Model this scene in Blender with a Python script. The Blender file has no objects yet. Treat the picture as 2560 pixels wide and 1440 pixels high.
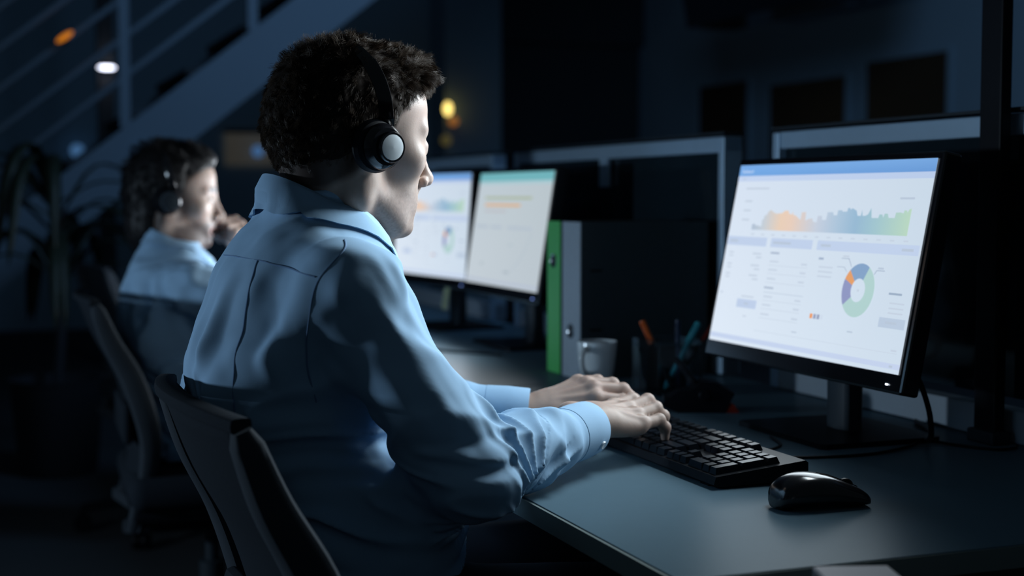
import bpy, bmesh, math, random
import numpy as np
from mathutils import Vector, Matrix
from mathutils.bvhtree import BVHTree

sc = bpy.context.scene
COL = sc.collection
PI = math.pi
random.seed(4)
RNG = np.random.default_rng(7)

# ------------------------------------------------------------------ camera
cd = bpy.data.cameras.new('camera')
cam = bpy.data.objects.new('camera', cd)
COL.objects.link(cam)
cam.location = (0.0, 0.0, 1.10)
cam.rotation_euler = (math.radians(90 - 3.65), 0.0, math.radians(-20.8))
cd.sensor_width = 36.0
cd.lens = 36.0 * 3600 / 2560
cd.clip_start = 0.05
cd.clip_end = 80
cd.dof.use_dof = True
cd.dof.focus_distance = 1.78
cd.dof.aperture_fstop = 3.2
sc.camera = cam

# ------------------------------------------------------------------ world, exposure
w = bpy.data.worlds.new('night')
sc.world = w
w.use_nodes = True
bg = w.node_tree.nodes['Background']
bg.inputs[0].default_value = (0.55, 0.80, 1.0, 1)
bg.inputs[1].default_value = 0.034
sc.view_settings.view_transform = 'Standard'
sc.view_settings.look = 'None'
sc.view_settings.exposure = 0.0
sc.view_settings.gamma = 1.0
sc.view_settings.use_curve_mapping = False

# ------------------------------------------------------------------ lights
def area(name, loc, target, sx, sy, watts, color, spread=180):
    l = bpy.data.lights.new(name, 'AREA')
    l.shape = 'RECTANGLE'
    l.size = sx
    l.size_y = sy
    l.energy = watts
    l.color = color
    l.spread = math.radians(spread)
    o = bpy.data.objects.new(name, l)
    COL.objects.link(o)
    o.location = loc
    d = Vector(target) - Vector(loc)
    o.rotation_euler = d.to_track_quat('-Z', 'Y').to_euler()
    return o

# added lamps boosting the screen light on the faces, one unseen above the row
area('boost_at_largest_screen', (1.195, 1.908, 1.004), (0.195, 1.908, 1.14), 0.52, 0.29, 2.0, (0.82, 0.94, 1.0), 150)  # added in front of the screen, much stronger than its own glow
area('added_lamp_above_screen', (1.26, 1.86, 1.50), (0.46, 1.76, 1.13), 0.44, 0.16, 5.8, (0.82, 0.94, 1.0), 94)  # unseen lamp added over the monitor to brighten face and arm
area('boost_at_far_screen', (1.235, 3.288, 1.02), (0.235, 3.288, 1.15), 0.52, 0.29, 6.0, (0.90, 0.97, 1.0), 150)
area('boost_at_farthest_screen', (1.215, 3.84, 1.02), (0.24, 3.74, 1.10), 0.52, 0.29, 9.0, (0.82, 0.90, 1.0), 150)
# light of the row of desks behind the two men
area('lamp_of_row_behind', (-1.70, 2.90, 1.03), (0.33, 1.78, 0.95), 0.16, 0.12, 21.0, (0.60, 0.80, 1.0), 170)
# unseen fill lamp added to brighten the hall and its walls
area('added_hall_fill', (1.6, 3.6, 2.9), (4.2, 9.0, 1.0), 1.2, 1.2, 26.0, (0.30, 0.58, 1.0), 180)

# ------------------------------------------------------------------ materials
MATS = {}
def mat(name, color, rough=0.5, metal=0.0, spec=0.5, var=0.06, scale=30.0, bump=0.0, bscale=200.0,
        sss=0.0, coat=0.0, attr=None, sheen=0.0):
    if name in MATS:
        return MATS[name]
    m = bpy.data.materials.new(name)
    m.use_nodes = True
    nt = m.node_tree
    N, L = nt.nodes, nt.links
    p = N['Principled BSDF']
    p.inputs['Roughness'].default_value = rough
    p.inputs['Metallic'].default_value = metal
    p.inputs['Specular IOR Level'].default_value = spec
    p.inputs['Coat Weight'].default_value = coat
    p.inputs['Sheen Weight'].default_value = sheen
    if sss:
        p.inputs['Subsurface Weight'].default_value = sss
        p.inputs['Subsurface Radius'].default_value = (0.9, 0.35, 0.2)
        p.inputs['Subsurface Scale'].default_value = 0.006
    tc = N.new('ShaderNodeTexCoord')
    nz = N.new('ShaderNodeTexNoise')
    nz.inputs['Scale'].default_value = scale
    nz.inputs['Detail'].default_value = 4
    L.new(tc.outputs['Object'], nz.inputs['Vector'])
    mr = N.new('ShaderNodeMapRange')
    mr.inputs['To Min'].default_value = 1 - var
    mr.inputs['To Max'].default_value = 1 + var
    L.new(nz.outputs['Fac'], mr.inputs['Value'])
    mx = N.new('ShaderNodeVectorMath')
    mx.operation = 'SCALE'
    if attr:
        at = N.new('ShaderNodeAttribute')
        at.attribute_name = attr
        mc = N.new('ShaderNodeVectorMath')
        mc.operation = 'MULTIPLY'
        mc.inputs[1].default_value = color
        L.new(at.outputs['Color'], mc.inputs[0])
        L.new(mc.outputs[0], mx.inputs[0])
    else:
        mx.inputs[0].default_value = color
    L.new(mr.outputs[0], mx.inputs['Scale'])
    L.new(mx.outputs[0], p.inputs['Base Color'])
    if bump:
        n2 = N.new('ShaderNodeTexNoise')
        n2.inputs['Scale'].default_value = bscale
        n2.inputs['Detail'].default_value = 3
        L.new(tc.outputs['Object'], n2.inputs['Vector'])
        b = N.new('ShaderNodeBump')
        b.inputs['Strength'].default_value = bump
        b.inputs['Distance'].default_value = 0.001
        L.new(n2.outputs['Fac'], b.inputs['Height'])
        L.new(b.outputs[0], p.inputs['Normal'])
    MATS[name] = m
    return m

def glow(name, color, strength, attr=None):
    if name in MATS:
        return MATS[name]
    m = bpy.data.materials.new(name)
    m.use_nodes = True
    nt = m.node_tree
    N, L = nt.nodes, nt.links
    p = N['Principled BSDF']
    p.inputs['Base Color'].default_value = (0.01, 0.01, 0.012, 1)
    p.inputs['Roughness'].default_value = 0.4
    p.inputs['Emission Color'].default_value = (*color, 1)
    p.inputs['Emission Strength'].default_value = strength
    if attr:
        at = N.new('ShaderNodeAttribute')
        at.attribute_name = attr
        L.new(at.outputs['Color'], p.inputs['Emission Color'])
    MATS[name] = m
    return m

M_WALL = mat('wall_paint', (0.34, 0.46, 0.55), 0.8, scale=3)
M_DARKWALL = mat('dark_wall_paint', (0.05, 0.055, 0.06), 0.8, scale=3)
M_BROWN = mat('brown_glass', (0.075, 0.045, 0.024), 0.35, scale=2)
M_FLOOR = mat('carpet', (0.035, 0.04, 0.045), 0.95, var=0.25, scale=220, bump=0.4, bscale=400)
M_DESK = mat('desk_laminate', (0.090, 0.148, 0.190), 0.34, spec=0.012, var=0.03, scale=60, bump=0.06, bscale=500)  # blue of the light on the desk is put into this colour
M_EDGE = mat('desk_edge_band', (0.17, 0.215, 0.215), 0.55, spec=0.1, var=0.04)
M_DLEG = mat('desk_steel', (0.10, 0.11, 0.12), 0.45, metal=0.3)
M_ALU = mat('aluminium', (0.36, 0.50, 0.64), 0.42, metal=0.35, var=0.05)
M_PANEL = mat('divider_dark_glass', (0.010, 0.018, 0.024), 0.07, spec=0.5, var=0.15, scale=90)
M_RAIL = mat('divider_rail', (0.25, 0.29, 0.33), 0.5)
M_BLACK = mat('black_plastic', (0.0045, 0.006, 0.009), 0.42, spec=0.12, var=0.1, bump=0.05, bscale=900)
M_GLOSS = mat('black_gloss', (0.006, 0.006, 0.008), 0.18, spec=0.6)
M_KEY = mat('key_plastic', (0.005, 0.008, 0.013), 0.30, spec=0.14, var=0.1)
M_STEELD = mat('dark_metal', (0.020, 0.028, 0.036), 0.5, metal=0.0, spec=0.2)
M_SILVER = mat('satin_silver', (0.62, 0.68, 0.72), 0.38, metal=0.55, var=0.04, scale=400)
M_CHROME = mat('chrome', (0.8, 0.82, 0.85), 0.12, metal=1.0)
M_GREEN = mat('green_card', (0.06, 0.42, 0.09), 0.55, var=0.05)
M_GREY = mat('grey_card', (0.28, 0.33, 0.38), 0.55, var=0.12, scale=80)
M_DCARD = mat('charcoal_card', (0.040, 0.058, 0.066), 0.6, var=0.2, scale=90)
M_MUG = mat('white_glaze', (0.66, 0.70, 0.72), 0.16, spec=0.6, var=0.02)
M_PAPER = mat('paper', (0.68, 0.66, 0.70), 0.85, var=0.03)
M_NOTE = mat('yellow_paper', (0.60, 0.58, 0.33), 0.85)
M_ORANGE = mat('orange_plastic', (0.75, 0.12, 0.01), 0.4)
M_TEAL = mat('teal_plastic', (0.02, 0.30, 0.36), 0.3)
M_RED = mat('red_plastic', (0.45, 0.03, 0.01), 0.4)
M_CHAIR = mat('chair_grey_plastic', (0.034, 0.042, 0.052), 0.75, spec=0.05, var=0.1, bump=0.1, bscale=300)
M_MESH = mat('chair_mesh', (0.017, 0.022, 0.029), 0.95, spec=0.05, var=0.3, scale=400)
M_SKIN = mat('skin', (0.385, 0.290, 0.248), 0.48, spec=0.25, var=0.07, scale=160, bump=0.10, bscale=700, sss=0.25, attr='tint')
M_SHIRT = mat('shirt_cotton', (0.285, 0.45, 0.63), 0.85, spec=0.15, var=0.03, scale=500, bump=0.12, bscale=1500)
M_SEAM = mat('shirt_stitching', (0.14, 0.24, 0.40), 0.9)
M_BUTTON = mat('shirt_button', (0.7, 0.75, 0.8), 0.25)
M_TROUSER = mat('trouser_wool', (0.012, 0.013, 0.02), 0.9)
M_STRAND = mat('brown_hair_strands', (0.055, 0.035, 0.022), 0.45, spec=0.22, var=0.4, scale=90)
M_HAIR = mat('dark_brown_hair', (0.016, 0.012, 0.010), 0.8, spec=0.05, var=0.35, scale=60)
M_HAIR2 = mat('black_hair', (0.009, 0.009, 0.011), 0.55, spec=0.25, var=0.3, scale=60)
M_EYE = mat('eye_white', (0.75, 0.72, 0.70), 0.15)
M_IRIS = mat('eye_iris', (0.02, 0.015, 0.01), 0.1)
M_LEAF = mat('dark_leaf', (0.012, 0.020, 0.012), 0.5, var=0.3)
M_POT = mat('dark_pot', (0.03, 0.03, 0.035), 0.6)
M_STAIR = mat('stair_paint', (0.17, 0.22, 0.27), 0.7, scale=3)
M_STEP = mat('stair_tread', (0.03, 0.033, 0.038), 0.8)
M_SCREEN = glow('screen_picture', (1, 1, 1), 1.0, attr='pix')
M_LED = glow('led_white', (0.75, 0.85, 1.0), 6.0)
M_LEDB = glow('led_blue', (0.25, 0.40, 1.0), 2.2)

mt = bpy.data.materials.new('clear_acrylic')
mt.use_nodes = True
_p = mt.node_tree.nodes['Principled BSDF']
_p.inputs['Base Color'].default_value = (0.75, 0.85, 0.9, 1)
_p.inputs['Roughness'].default_value = 0.05
_p.inputs['Transmission Weight'].default_value = 1.0
_p.inputs['IOR'].default_value = 1.45
M_ACRYL = mt

# ------------------------------------------------------------------ object helpers
def link(name, me, material, parent=None, smooth=True):
    o = bpy.data.objects.new(name, me)
    COL.objects.link(o)
    if material is not None and len(me.materials) == 0:
        me.materials.append(material)
    if smooth and len(me.polygons):
        me.polygons.foreach_set('use_smooth', np.ones(len(me.polygons), dtype=bool))
    if parent is not None:
        o.parent = parent
    return o

def tag(o, label, cat, group=None, kind=None):
    o['label'] = label
    o['category'] = cat
    if group:
        o['group'] = group
    if kind:
        o['kind'] = kind
    return o

def thing(name, label, cat, loc=(0, 0, 0), rz=0.0, group=None):
    o = bpy.data.objects.new(name, None)
    o.empty_display_size = 0.05
    COL.objects.link(o)
    o.location = loc
    o.rotation_euler = (0, 0, rz)
    return tag(o, label, cat, group)

def struct(name, b, m, smooth=False):
    o = b.build(name, m, None, smooth)
    o['kind'] = 'structure'
    return o

def copy_tree(o, parent=None):
    c = o.copy()
    COL.objects.link(c)
    if parent is not None:
        c.parent = parent
    for ch in list(o.children):
        copy_tree(ch, c)
    return c

def basis(d, up=(0, 0, 1)):
    d = np.array(d, float)
    d = d / np.linalg.norm(d)
    u = np.array(up, float)
    if abs(d @ u) > 0.98:
        u = np.array((1.0, 0, 0))
    s = np.cross(u, d)
    s /= np.linalg.norm(s)
    return d, s, np.cross(d, s)

def spline(pts, n):
    """Catmull-Rom through the points, n samples per span"""
    P = np.array(pts, float)
    E = np.vstack([2 * P[0] - P[1], P, 2 * P[-1] - P[-2]])
    out = []
    for i in range(1, len(E) - 2):
        for k in range(n):
            t = k / n
            a, b, c, d = E[i - 1], E[i], E[i + 1], E[i + 2]
            out.append(0.5 * ((2 * b) + (-a + c) * t + (2 * a - 5 * b + 4 * c - d) * t * t + (-a + 3 * b - 3 * c + d) * t ** 3))
    out.append(P[-1])
    return np.array(out)

class MB:
    """collects shapes into one mesh"""
    def __init__(s):
        s.v = []
        s.f = []
    def add(s, V, F):
        k = len(s.v)
        s.v.extend([tuple(map(float, p)) for p in V])
        s.f.extend([tuple(int(i) + k for i in q) for q in F])
        return s
    def box(s, c, size, bev=0.0, rot=None, seg=2):
        bm = bmesh.new()
        bmesh.ops.create_cube(bm, size=1.0)
        for v in bm.verts:
            v.co = Vector((v.co.x * size[0], v.co.y * size[1], v.co.z * size[2]))
        if bev > 0:
            bmesh.ops.bevel(bm, geom=list(bm.edges), offset=bev, segments=seg, profile=0.5, affect='EDGES')
        V = [v.co.copy() for v in bm.verts]
        bm.verts.index_update()
        F = [[v.index for v in f.verts] for f in bm.faces]
        bm.free()
        if rot is not None:
            R = Matrix(rot) if not isinstance(rot, Matrix) else rot
            V = [R @ v for v in V]
        c = Vector(c)
        return s.add([v + c for v in V], F)
    def tube(s, pts, r, n=8, cap=True, up=(0, 0, 1), sq=None):
        P = np.array(pts, float)
        m = len(P)
        rr = np.full(m, r) if np.isscalar(r) else np.array(r, float)
        T = np.gradient(P, axis=0)
        V = []
        d, sv, uv = basis(T[0], up)
        for i in range(m):
            d = T[i] / (np.linalg.norm(T[i]) + 1e-12)
            sv = sv - d * (sv @ d)
            sv /= np.linalg.norm(sv)
            uv = np.cross(d, sv)
            for k in range(n):
                a = 2 * PI * k / n
                c, si = math.cos(a), math.sin(a)
                if sq:
                    V.append(P[i] + sv * sq[0] * rr[i] * np.sign(c) * abs(c) ** 0.5 + uv * sq[1] * rr[i] * np.sign(si) * abs(si) ** 0.5)
                else:
                    V.append(P[i] + (sv * c + uv * si) * rr[i])
        F = []
        for i in range(m - 1):
            for k in range(n):
                F.append((i * n + k, i * n + (k + 1) % n, (i + 1) * n + (k + 1) % n, (i + 1) * n + k))
        if cap:
            F.append(tuple(range(n))[::-1])
            F.append(tuple((m - 1) * n + k for k in range(n)))
        return s.add(V, F)
    def lathe(s, prof, o=(0, 0, 0), axis=(0, 0, 1), n=32, up=(1, 0, 0)):
        a, sv, uv = basis(axis, up)
        o = np.array(o, float)
        V, F = [], []
        m = len(prof)
        for r, h in prof:
            for k in range(n):
                t = 2 * PI * k / n
                V.append(o + a * h + (sv * math.cos(t) + uv * math.sin(t)) * max(r, 1e-5))
        for i in range(m - 1):
            for k in range(n):
                F.append((i * n + k, i * n + (k + 1) % n, (i + 1) * n + (k + 1) % n, (i + 1) * n + k))
        return s.add(V, F)
    def prism(s, poly, o, ex, ey, depth):
        """polygon in the plane (ex, ey), pushed by the vector depth"""
        o, ex, ey, dp = [np.array(q, float) for q in (o, ex, ey, depth)]
        n = len(poly)
        A = [o + ex * x + ey * y for x, y in poly]
        V = A + [p + dp for p in A]
        F = [tuple(range(n))[::-1], tuple(range(n, 2 * n))] + [(i, (i + 1) % n, n + (i + 1) % n, n + i) for i in range(n)]
        return s.add(V, F)
    def build(s, name, m, parent=None, smooth=True, angle=35):
        me = bpy.data.meshes.new(name)
        me.from_pydata(s.v, [], s.f)
        bm = bmesh.new()
        bm.from_mesh(me)
        bmesh.ops.recalc_face_normals(bm, faces=list(bm.faces))
        if smooth:
            lim = math.radians(angle)
            for e in bm.edges:
                if len(e.link_faces) == 2 and e.calc_face_angle(0) > lim:
                    e.smooth = False
        bm.to_mesh(me)
        bm.free()
        return link(name, me, m, parent, smooth)
# ================================================================== the setting
struct('floor', MB().box((2.0, 6.0, -0.05), (16, 20, 0.1)), M_FLOOR)
struct('wall_back', MB().box((-1.4, 12.5, 1.7), (11.9, 0.2, 3.4)), M_WALL)
struct('wall_left', MB().box((-5.9, 6.0, 1.7), (0.2, 20, 3.4)), M_WALL)
# dark opening in the back wall, beside a pale column
struct('door_1', MB().box((5.30, 12.52, 1.25), (1.42, 0.2, 2.5)), M_DARKWALL)
struct('trim_1', MB().box((5.30, 12.45, 2.95), (1.42, 0.3, 0.9)), M_DARKWALL)
struct('pillar', MB().box((4.18, 12.2, 1.7), (0.52, 0.5, 3.4)), M_WALL)
struct('ceiling', MB().box((0.2, 8.9, 3.45), (12.4, 7.4, 0.1)), M_DARKWALL)
# right wall with three dark windows
wl = MB()
WX = 6.1
def wallseg(y0, y1, z0, z1):
    wl.box((WX, (y0 + y1) / 2, (z0 + z1) / 2), (0.2, y1 - y0, z1 - z0))
openings = [(10.32, 11.22, 2.07), (8.92, 10.04, 2.00), (7.76, 8.73, 2.07)]
wallseg(-3.8, 7.76, 0, 3.4)
wallseg(11.22, 12.4, 0, 3.4)
wallseg(7.76, 11.22, 2.07, 3.4)
wallseg(8.73, 8.92, 0, 2.07)
wallseg(10.04, 10.32, 0, 2.07)
wallseg(8.92, 10.04, 2.0, 2.07)
struct('wall_right', wl, M_WALL)
for i, (y0, y1, zt) in enumerate(openings):
    f = MB()
    for yy in (y0 + 0.015, y1 - 0.015):
        f.box((WX - 0.11, yy, zt / 2), (0.03, 0.03, zt))
    f.box((WX - 0.11, (y0 + y1) / 2, zt - 0.015), (0.03, y1 - y0 - 0.06, 0.03))
    f.box((WX - 0.11, (y0 + y1) / 2, 0.05), (0.03, y1 - y0 - 0.06, 0.10))
    wf = f.build('window_%d' % (i + 1), M_WALL, None, False)
    wf['kind'] = 'structure'
    MB().box((WX - 0.105, (y0 + y1) / 2, zt / 2), (0.012, y1 - y0 - 0.06, zt - 0.06)).build('pane', M_BROWN, wf, False)

# ------------------------------------------------------------------ staircase climbing to the right
SL = 0.787
def sz(x):
    return 0.595 + SL * x       # lower edge of the near stringer
st = thing('staircase', 'blue grey staircase climbing to the right behind the seated men', 'staircase', (0, 0, 0))
x0, x1 = -0.70, 3.35
for Y in (6.50, 7.62):
    MB().prism([(x0, sz(x0)), (x1, sz(x1)), (x1, sz(x1) + 0.285), (x0, sz(x0) + 0.285)], (0, Y, 0), (1, 0, 0), (0, 0, 1), (0, 0.06, 0)).build('stringer', M_STAIR, st, False)
for k in range(15):
    xs = -0.62 + 0.26 * k
    MB().box((xs + 0.14, 7.09, sz(xs + 0.1) + 0.24), (0.29, 1.06, 0.035), 0.006).build('tread', M_STEP, st, False)
for k in range(6):
    dz = 0.50 + 0.17 * k
    r = 0.016 if k < 5 else 0.026
    MB().tube([(x0, 6.53, sz(x0) + dz), (x1, 6.53, sz(x1) + dz)], r, 10).build('rail', M_STAIR, st)
for xs in (-0.45, 0.667, 1.23, 1.80, 2.9):
    MB().box((xs, 6.53, sz(xs) + 0.28 + 0.54), (0.045, 0.035, 1.08)).build('post', M_STAIR, st, False)

# ------------------------------------------------------------------ small lamps on the far walls, one blue reflection among them
def wall_lamp(name, label, loc, r, color, strength, stretch=(1, 1, 1), cat='lamp', group=None, tilt=0.0):
    b = MB()
    prof = [(r * math.sin(t), -r * math.cos(t)) for t in np.linspace(0, PI, 9)]
    b.lathe(prof, (0, 0, 0), (0, 0, 1), 16)
    R = Matrix.Rotation(tilt, 3, 'Y')
    b.v = [tuple(R @ Vector((p[0] * stretch[0], p[1] * stretch[1], p[2] * stretch[2]))) for p in b.v]
    t = thing(name, label, cat, loc, 0, group)
    b.build('bulb', glow('glow_' + name + str(color) + str(strength), color, strength), t)
    h = MB()
    h.box((0, r * stretch[1] + 0.02, 0), (r * 1.2, 0.04, r * 1.2), 0.004)
    h.build('holder', M_BLACK, t)
    return t

wall_lamp('tube_lamp', 'white pill-shaped lamp glowing high behind the staircase rails', (0.864, 9.50, 1.912), 0.035, (0.78, 0.82, 1.0), 5.0, (1.5, 0.8, 0.35))
MB().box((0.864, 9.62, 1.70), (0.10, 0.10, 3.40), 0.004).build('pillar', M_DARKWALL, None, False)['kind'] = 'structure'
wall_lamp('accent_lamp', 'small orange lamp on the upper rails of the staircase', (0.416, 6.45, 1.776), 0.030, (1.0, 0.30, 0.02), 0.55, (1.4, 0.6, 0.42), tilt=-0.62)
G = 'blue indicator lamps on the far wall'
wall_lamp('blue_lamp_and_glint', 'round blue lamp on the far wall between staircase rails, above the plant', (0.874, 12.30, 1.470), 0.055, (0.10, 0.26, 0.55), 0.42, group=G)
wall_lamp('blue_lamp_and_glint', 'round blue glass reflection built as a glowing dot on the stair stringer above the headset of the rear man', (0.724, 6.475, 1.301), 0.028, (0.08, 0.20, 0.42), 0.32, group=G)  # glowing dot added for a reflection in glass; no lamp here
wall_lamp('blue_lamp_and_glint', 'round blue lamp in front of the beige slatted blind', (2.350, 12.28, 1.482), 0.050, (0.07, 0.18, 0.40), 0.60, group=G)
G = 'warm lamps beside the column'
wall_lamp('warm_lamp', 'brightest yellow lamp beside the face of the front man', (3.911, 11.85, 1.850), 0.050, (1.0, 0.74, 0.20), 2.2, (0.7, 0.7, 1.15), group=G)
wall_lamp('warm_lamp', 'small orange lamp just below the yellow lamp, beside the face', (3.960, 11.85, 1.745), 0.040, (1.0, 0.36, 0.08), 0.28, group=G)
wall_lamp('warm_lamp', 'faint lowest olive lamp in front of the eyebrow', (3.895, 11.85, 1.580), 0.045, (0.5, 0.42, 0.15), 0.12, group=G)
# slatted blind lit from within
bl = thing('slatted_blind', 'beige slatted blind far behind the neck of the front man', 'blind', (2.301, 12.36, 1.504))
MB().box((0, 0.03, 0), (0.42, 0.01, 0.28)).build('backing', glow('blind_glow', (0.30, 0.27, 0.22), 0.30), bl, False)
sl = MB()
for k in range(13):
    sl.box((0, 0, -0.13 + k * 0.0217), (0.43, 0.02, 0.010), rot=Matrix.Rotation(0.5, 3, 'X'))
sl.build('slats', mat('blind_slat', (0.75, 0.68, 0.55), 0.6), bl, False)
MB().box((0, 0.0, 0.155), (0.45, 0.05, 0.03)).build('headrail', M_STEP, bl, False)
# black unit hanging from the ceiling
hb = thing('ceiling_unit', 'black box-shaped unit hanging under the ceiling at the top edge', 'ceiling unit', (4.75, 8.03, 2.23))
MB().prism([(-0.80, 0.0), (0.74, 0.0), (0.90, 0.45), (-0.96, 0.45)], (-0.15, 0, 0), (0, 1, 0), (0, 0, 1), (0.36, 0, 0)).build('housing', M_GLOSS, hb, False)
for yy in (-0.5, 0.5):
    MB().tube([(0, yy, 0.44), (0, yy, 1.17)], 0.02, 10).build('hanger', M_DLEG, hb)
# ================================================================== desks
DZ = 0.73
def make_desk():
    t = thing('desk', '', 'desk')
    L = 1.385
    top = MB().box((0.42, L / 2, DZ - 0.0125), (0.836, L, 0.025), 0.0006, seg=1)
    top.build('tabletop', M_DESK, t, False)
    e = MB()
    e.box((0.0, L / 2, DZ - 0.0130), (0.004, L, 0.0235))
    e.box((0.42, 0.0, DZ - 0.0130), (0.836, 0.004, 0.0235))
    e.build('edge_band', M_EDGE, t, False)
    for y in (0.08, L - 0.08):
        for x in (0.11, 0.72):
            MB().box((x, y, 0.355), (0.05, 0.05, 0.70), 0.004).build('leg', M_DLEG, t, False)
        MB().box((0.415, y, 0.680), (0.56, 0.04, 0.05), 0.003).build('crossbar', M_DLEG, t, False)
    MB().box((0.72, L / 2, 0.60), (0.02, L - 0.25, 0.19)).build('modesty_panel', M_DLEG, t, False)
    return t
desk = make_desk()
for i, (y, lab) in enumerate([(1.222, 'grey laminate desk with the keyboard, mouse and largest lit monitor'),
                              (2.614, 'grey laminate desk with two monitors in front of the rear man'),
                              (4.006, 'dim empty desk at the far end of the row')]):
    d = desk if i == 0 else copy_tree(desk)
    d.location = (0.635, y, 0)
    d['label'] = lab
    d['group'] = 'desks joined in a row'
d0 = desk

# ------------------------------------------------------------------ dividers behind the desks
def make_divider():
    t = thing('desk_divider', '', 'desk divider')
    z0, z1 = DZ + 0.002, 1.222
    W = 1.20
    MB().box((0, W / 2, (z0 + z1) / 2 + 0.02), (0.012, W - 0.02, z1 - z0 - 0.09)).build('panel', M_PANEL, t, False)
    MB().box((0, W / 2, z1 - 0.016), (0.040, W, 0.032), 0.002).build('top_rail', M_ALU, t, False)
    MB().box((0.0, W / 2, z1 + 0.0065), (0.050, W + 0.006, 0.005)).build('cap_strip', M_STEELD, t, False)
    MB().box((0, W / 2, z0 + 0.024), (0.036, W, 0.048), 0.002).build('bottom_rail', M_RAIL, t, False)
    for y in (0.011, W - 0.011):
        MB().box((-0.002, y, (z0 + z1) / 2), (0.044, 0.022, z1 - z0 - 0.002), 0.002).build('post', M_ALU, t, False)
    MB().box((-0.016, W / 2, z1 - 0.065), (0.012, 0.045, 0.07), 0.002).build('bracket', M_ALU, t, False)
    return t
dv = make_divider()
for i, (y, lab) in enumerate([(1.214, 'dark desk divider with pale frame behind the largest lit monitor'),
                              (2.604, 'dark desk divider with pale frame behind the binders'),
                              (3.985, 'farthest desk divider, its pale rail showing above the left screen')]):
    d = dv if i == 0 else copy_tree(dv)
    d.location = (1.475, y, 0)
    d['label'] = lab
    d['group'] = 'desk dividers in a row'
for ch_ in list(dv.children):
    if ch_.name.startswith('bracket'):
        bpy.data.objects.remove(ch_)
# tall dark post in front of the nearest divider
pp = thing('power_pole', 'tall dark pole standing at the right edge of the picture', 'pole', (1.432, 1.752, DZ))
MB().box((0, 0, 1.0), (0.020, 0.048, 2.0), 0.003).build('shaft', M_BLACK, pp, False)
MB().box((0, 0, 0.0105), (0.035, 0.06, 0.02), 0.003).build('collar', M_STEELD, pp, False)

# ================================================================== screens
W_ = (0.66, 0.75, 0.87)
def lin(r, g, b):
    return tuple((c / 255 / 12.92) if c <= 10 else ((c / 255 + 0.055) / 1.055) ** 2.4 for c in (r, g, b))
SKY = [(.139,.635),(.137,.666),(.148,.671),(.155,.662),(.181,.658),(.192,.654),(.192,.696),(.2,.696),(.2,.715),(.214,.72),(.221,.739),(.234,.748),(.251,.735),(.267,.728),(.3,.731),(.314,.745),(.335,.745),(.34,.729),(.357,.725),(.358,.741),(.367,.719),(.375,.723),(.391,.71),(.407,.697),(.408,.738),(.431,.74),(.435,.694),(.448,.703),(.469,.708),(.477,.69),(.495,.687),(.496,.721),(.517,.722),(.522,.7),(.541,.701),(.543,.741),(.571,.742),(.575,.726),(.593,.726),(.594,.752),(.614,.752),(.618,.745),(.639,.746),(.641,.764),(.65,.764),(.656,.756),(.662,.763),(.671,.759),(.684,.751),(.692,.726),(.708,.726),(.71,.757),(.716,.726),(.73,.727),(.741,.735),(.751,.766),(.76,.717),(.79,.717),(.793,.735),(.806,.735),(.812,.72),(.816,.739),(.83,.739),(.836,.719),(.863,.719),(.865,.745),(.885,.746),(.898,.742),(.9,.756),(.911,.756),(.914,.746),(.921,.762),(.93,.765)]
SKYC = [(.139, (176, 192, 212)), (.20, (196, 206, 216)), (.30, (232, 206, 184)), (.36, (231, 205, 188)), (.50, (196, 206, 222)), (.60, (172, 196, 218)), (.69, (150, 184, 210)), (.78, (160, 196, 206)), (.88, (176, 208, 196)), (.93, (184, 214, 192))]
def skyc(u):
    us = [k for k, _ in SKYC]
    return lin(*[np.interp(u, us, [c[i] for _, c in SKYC]) for i in range(3)])

class Pix:
    """picture on a screen: polygons in the unit square, each with its own colour"""
    def __init__(s, w, h):
        s.w, s.h = w, h
        s.V, s.F, s.C = [], [], []
    def poly(s, uv, col, layer=1):
        k = len(s.V)
        s.V += [(-0.00022 * layer, s.w * (0.5 - u), s.h * v) for u, v in uv]
        s.F.append(tuple(range(k, k + len(uv))))
        s.C.append([col] * len(uv) if not isinstance(col, list) else col)
    def rect(s, u0, v0, u1, v1, col, layer=1):
        s.poly([(u0, v0), (u1, v0), (u1, v1), (u0, v1)], col, layer)
    def ring(s, cu, cv, r0, r1, a0, a1, col, layer=2):
        n = max(4, int(abs(a1 - a0) / 0.12))
        for i in range(n):
            b0, b1 = a0 + (a1 - a0) * i / n, a0 + (a1 - a0) * (i + 1) / n
            q = []
            for r, a in ((r0, b0), (r1, b0), (r1, b1), (r0, b1)):
                q.append((cu + r * math.cos(a), cv + r * math.sin(a) * s.w / s.h))
            s.poly(q, col, layer)
    def text(s, string, u0, v0, height, col, layer=3):
        cu = bpy.data.curves.new('lettering', 'FONT')
        cu.body = string
        cu.size = 1.0
        o = bpy.data.objects.new('lettering', cu)
        me = o.to_mesh()
        k = len(s.V)
        hh = height / 0.72
        s.V += [(-0.00022 * layer, s.w * (0.5 - (u0 + v.co.x * hh * s.h / s.w)), s.h * (v0 + v.co.y * hh)) for v in me.vertices]
        for p in me.polygons:
            s.F.append(tuple(k + i for i in p.vertices))
            s.C.append([col] * len(p.vertices))
        o.to_mesh_clear()
        bpy.data.objects.remove(o)
        bpy.data.curves.remove(cu)
    def build(s, name, parent):
        me = bpy.data.meshes.new(name)
        me.from_pydata(s.V, [], s.F)
        a = me.color_attributes.new('pix', 'FLOAT_COLOR', 'CORNER')
        flat = np.array([(*c, 1.0) for cs in s.C for c in cs], dtype=np.float32)
        a.data.foreach_set('color', flat.ravel())
        return link(name, me, M_SCREEN, parent, False)

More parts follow.
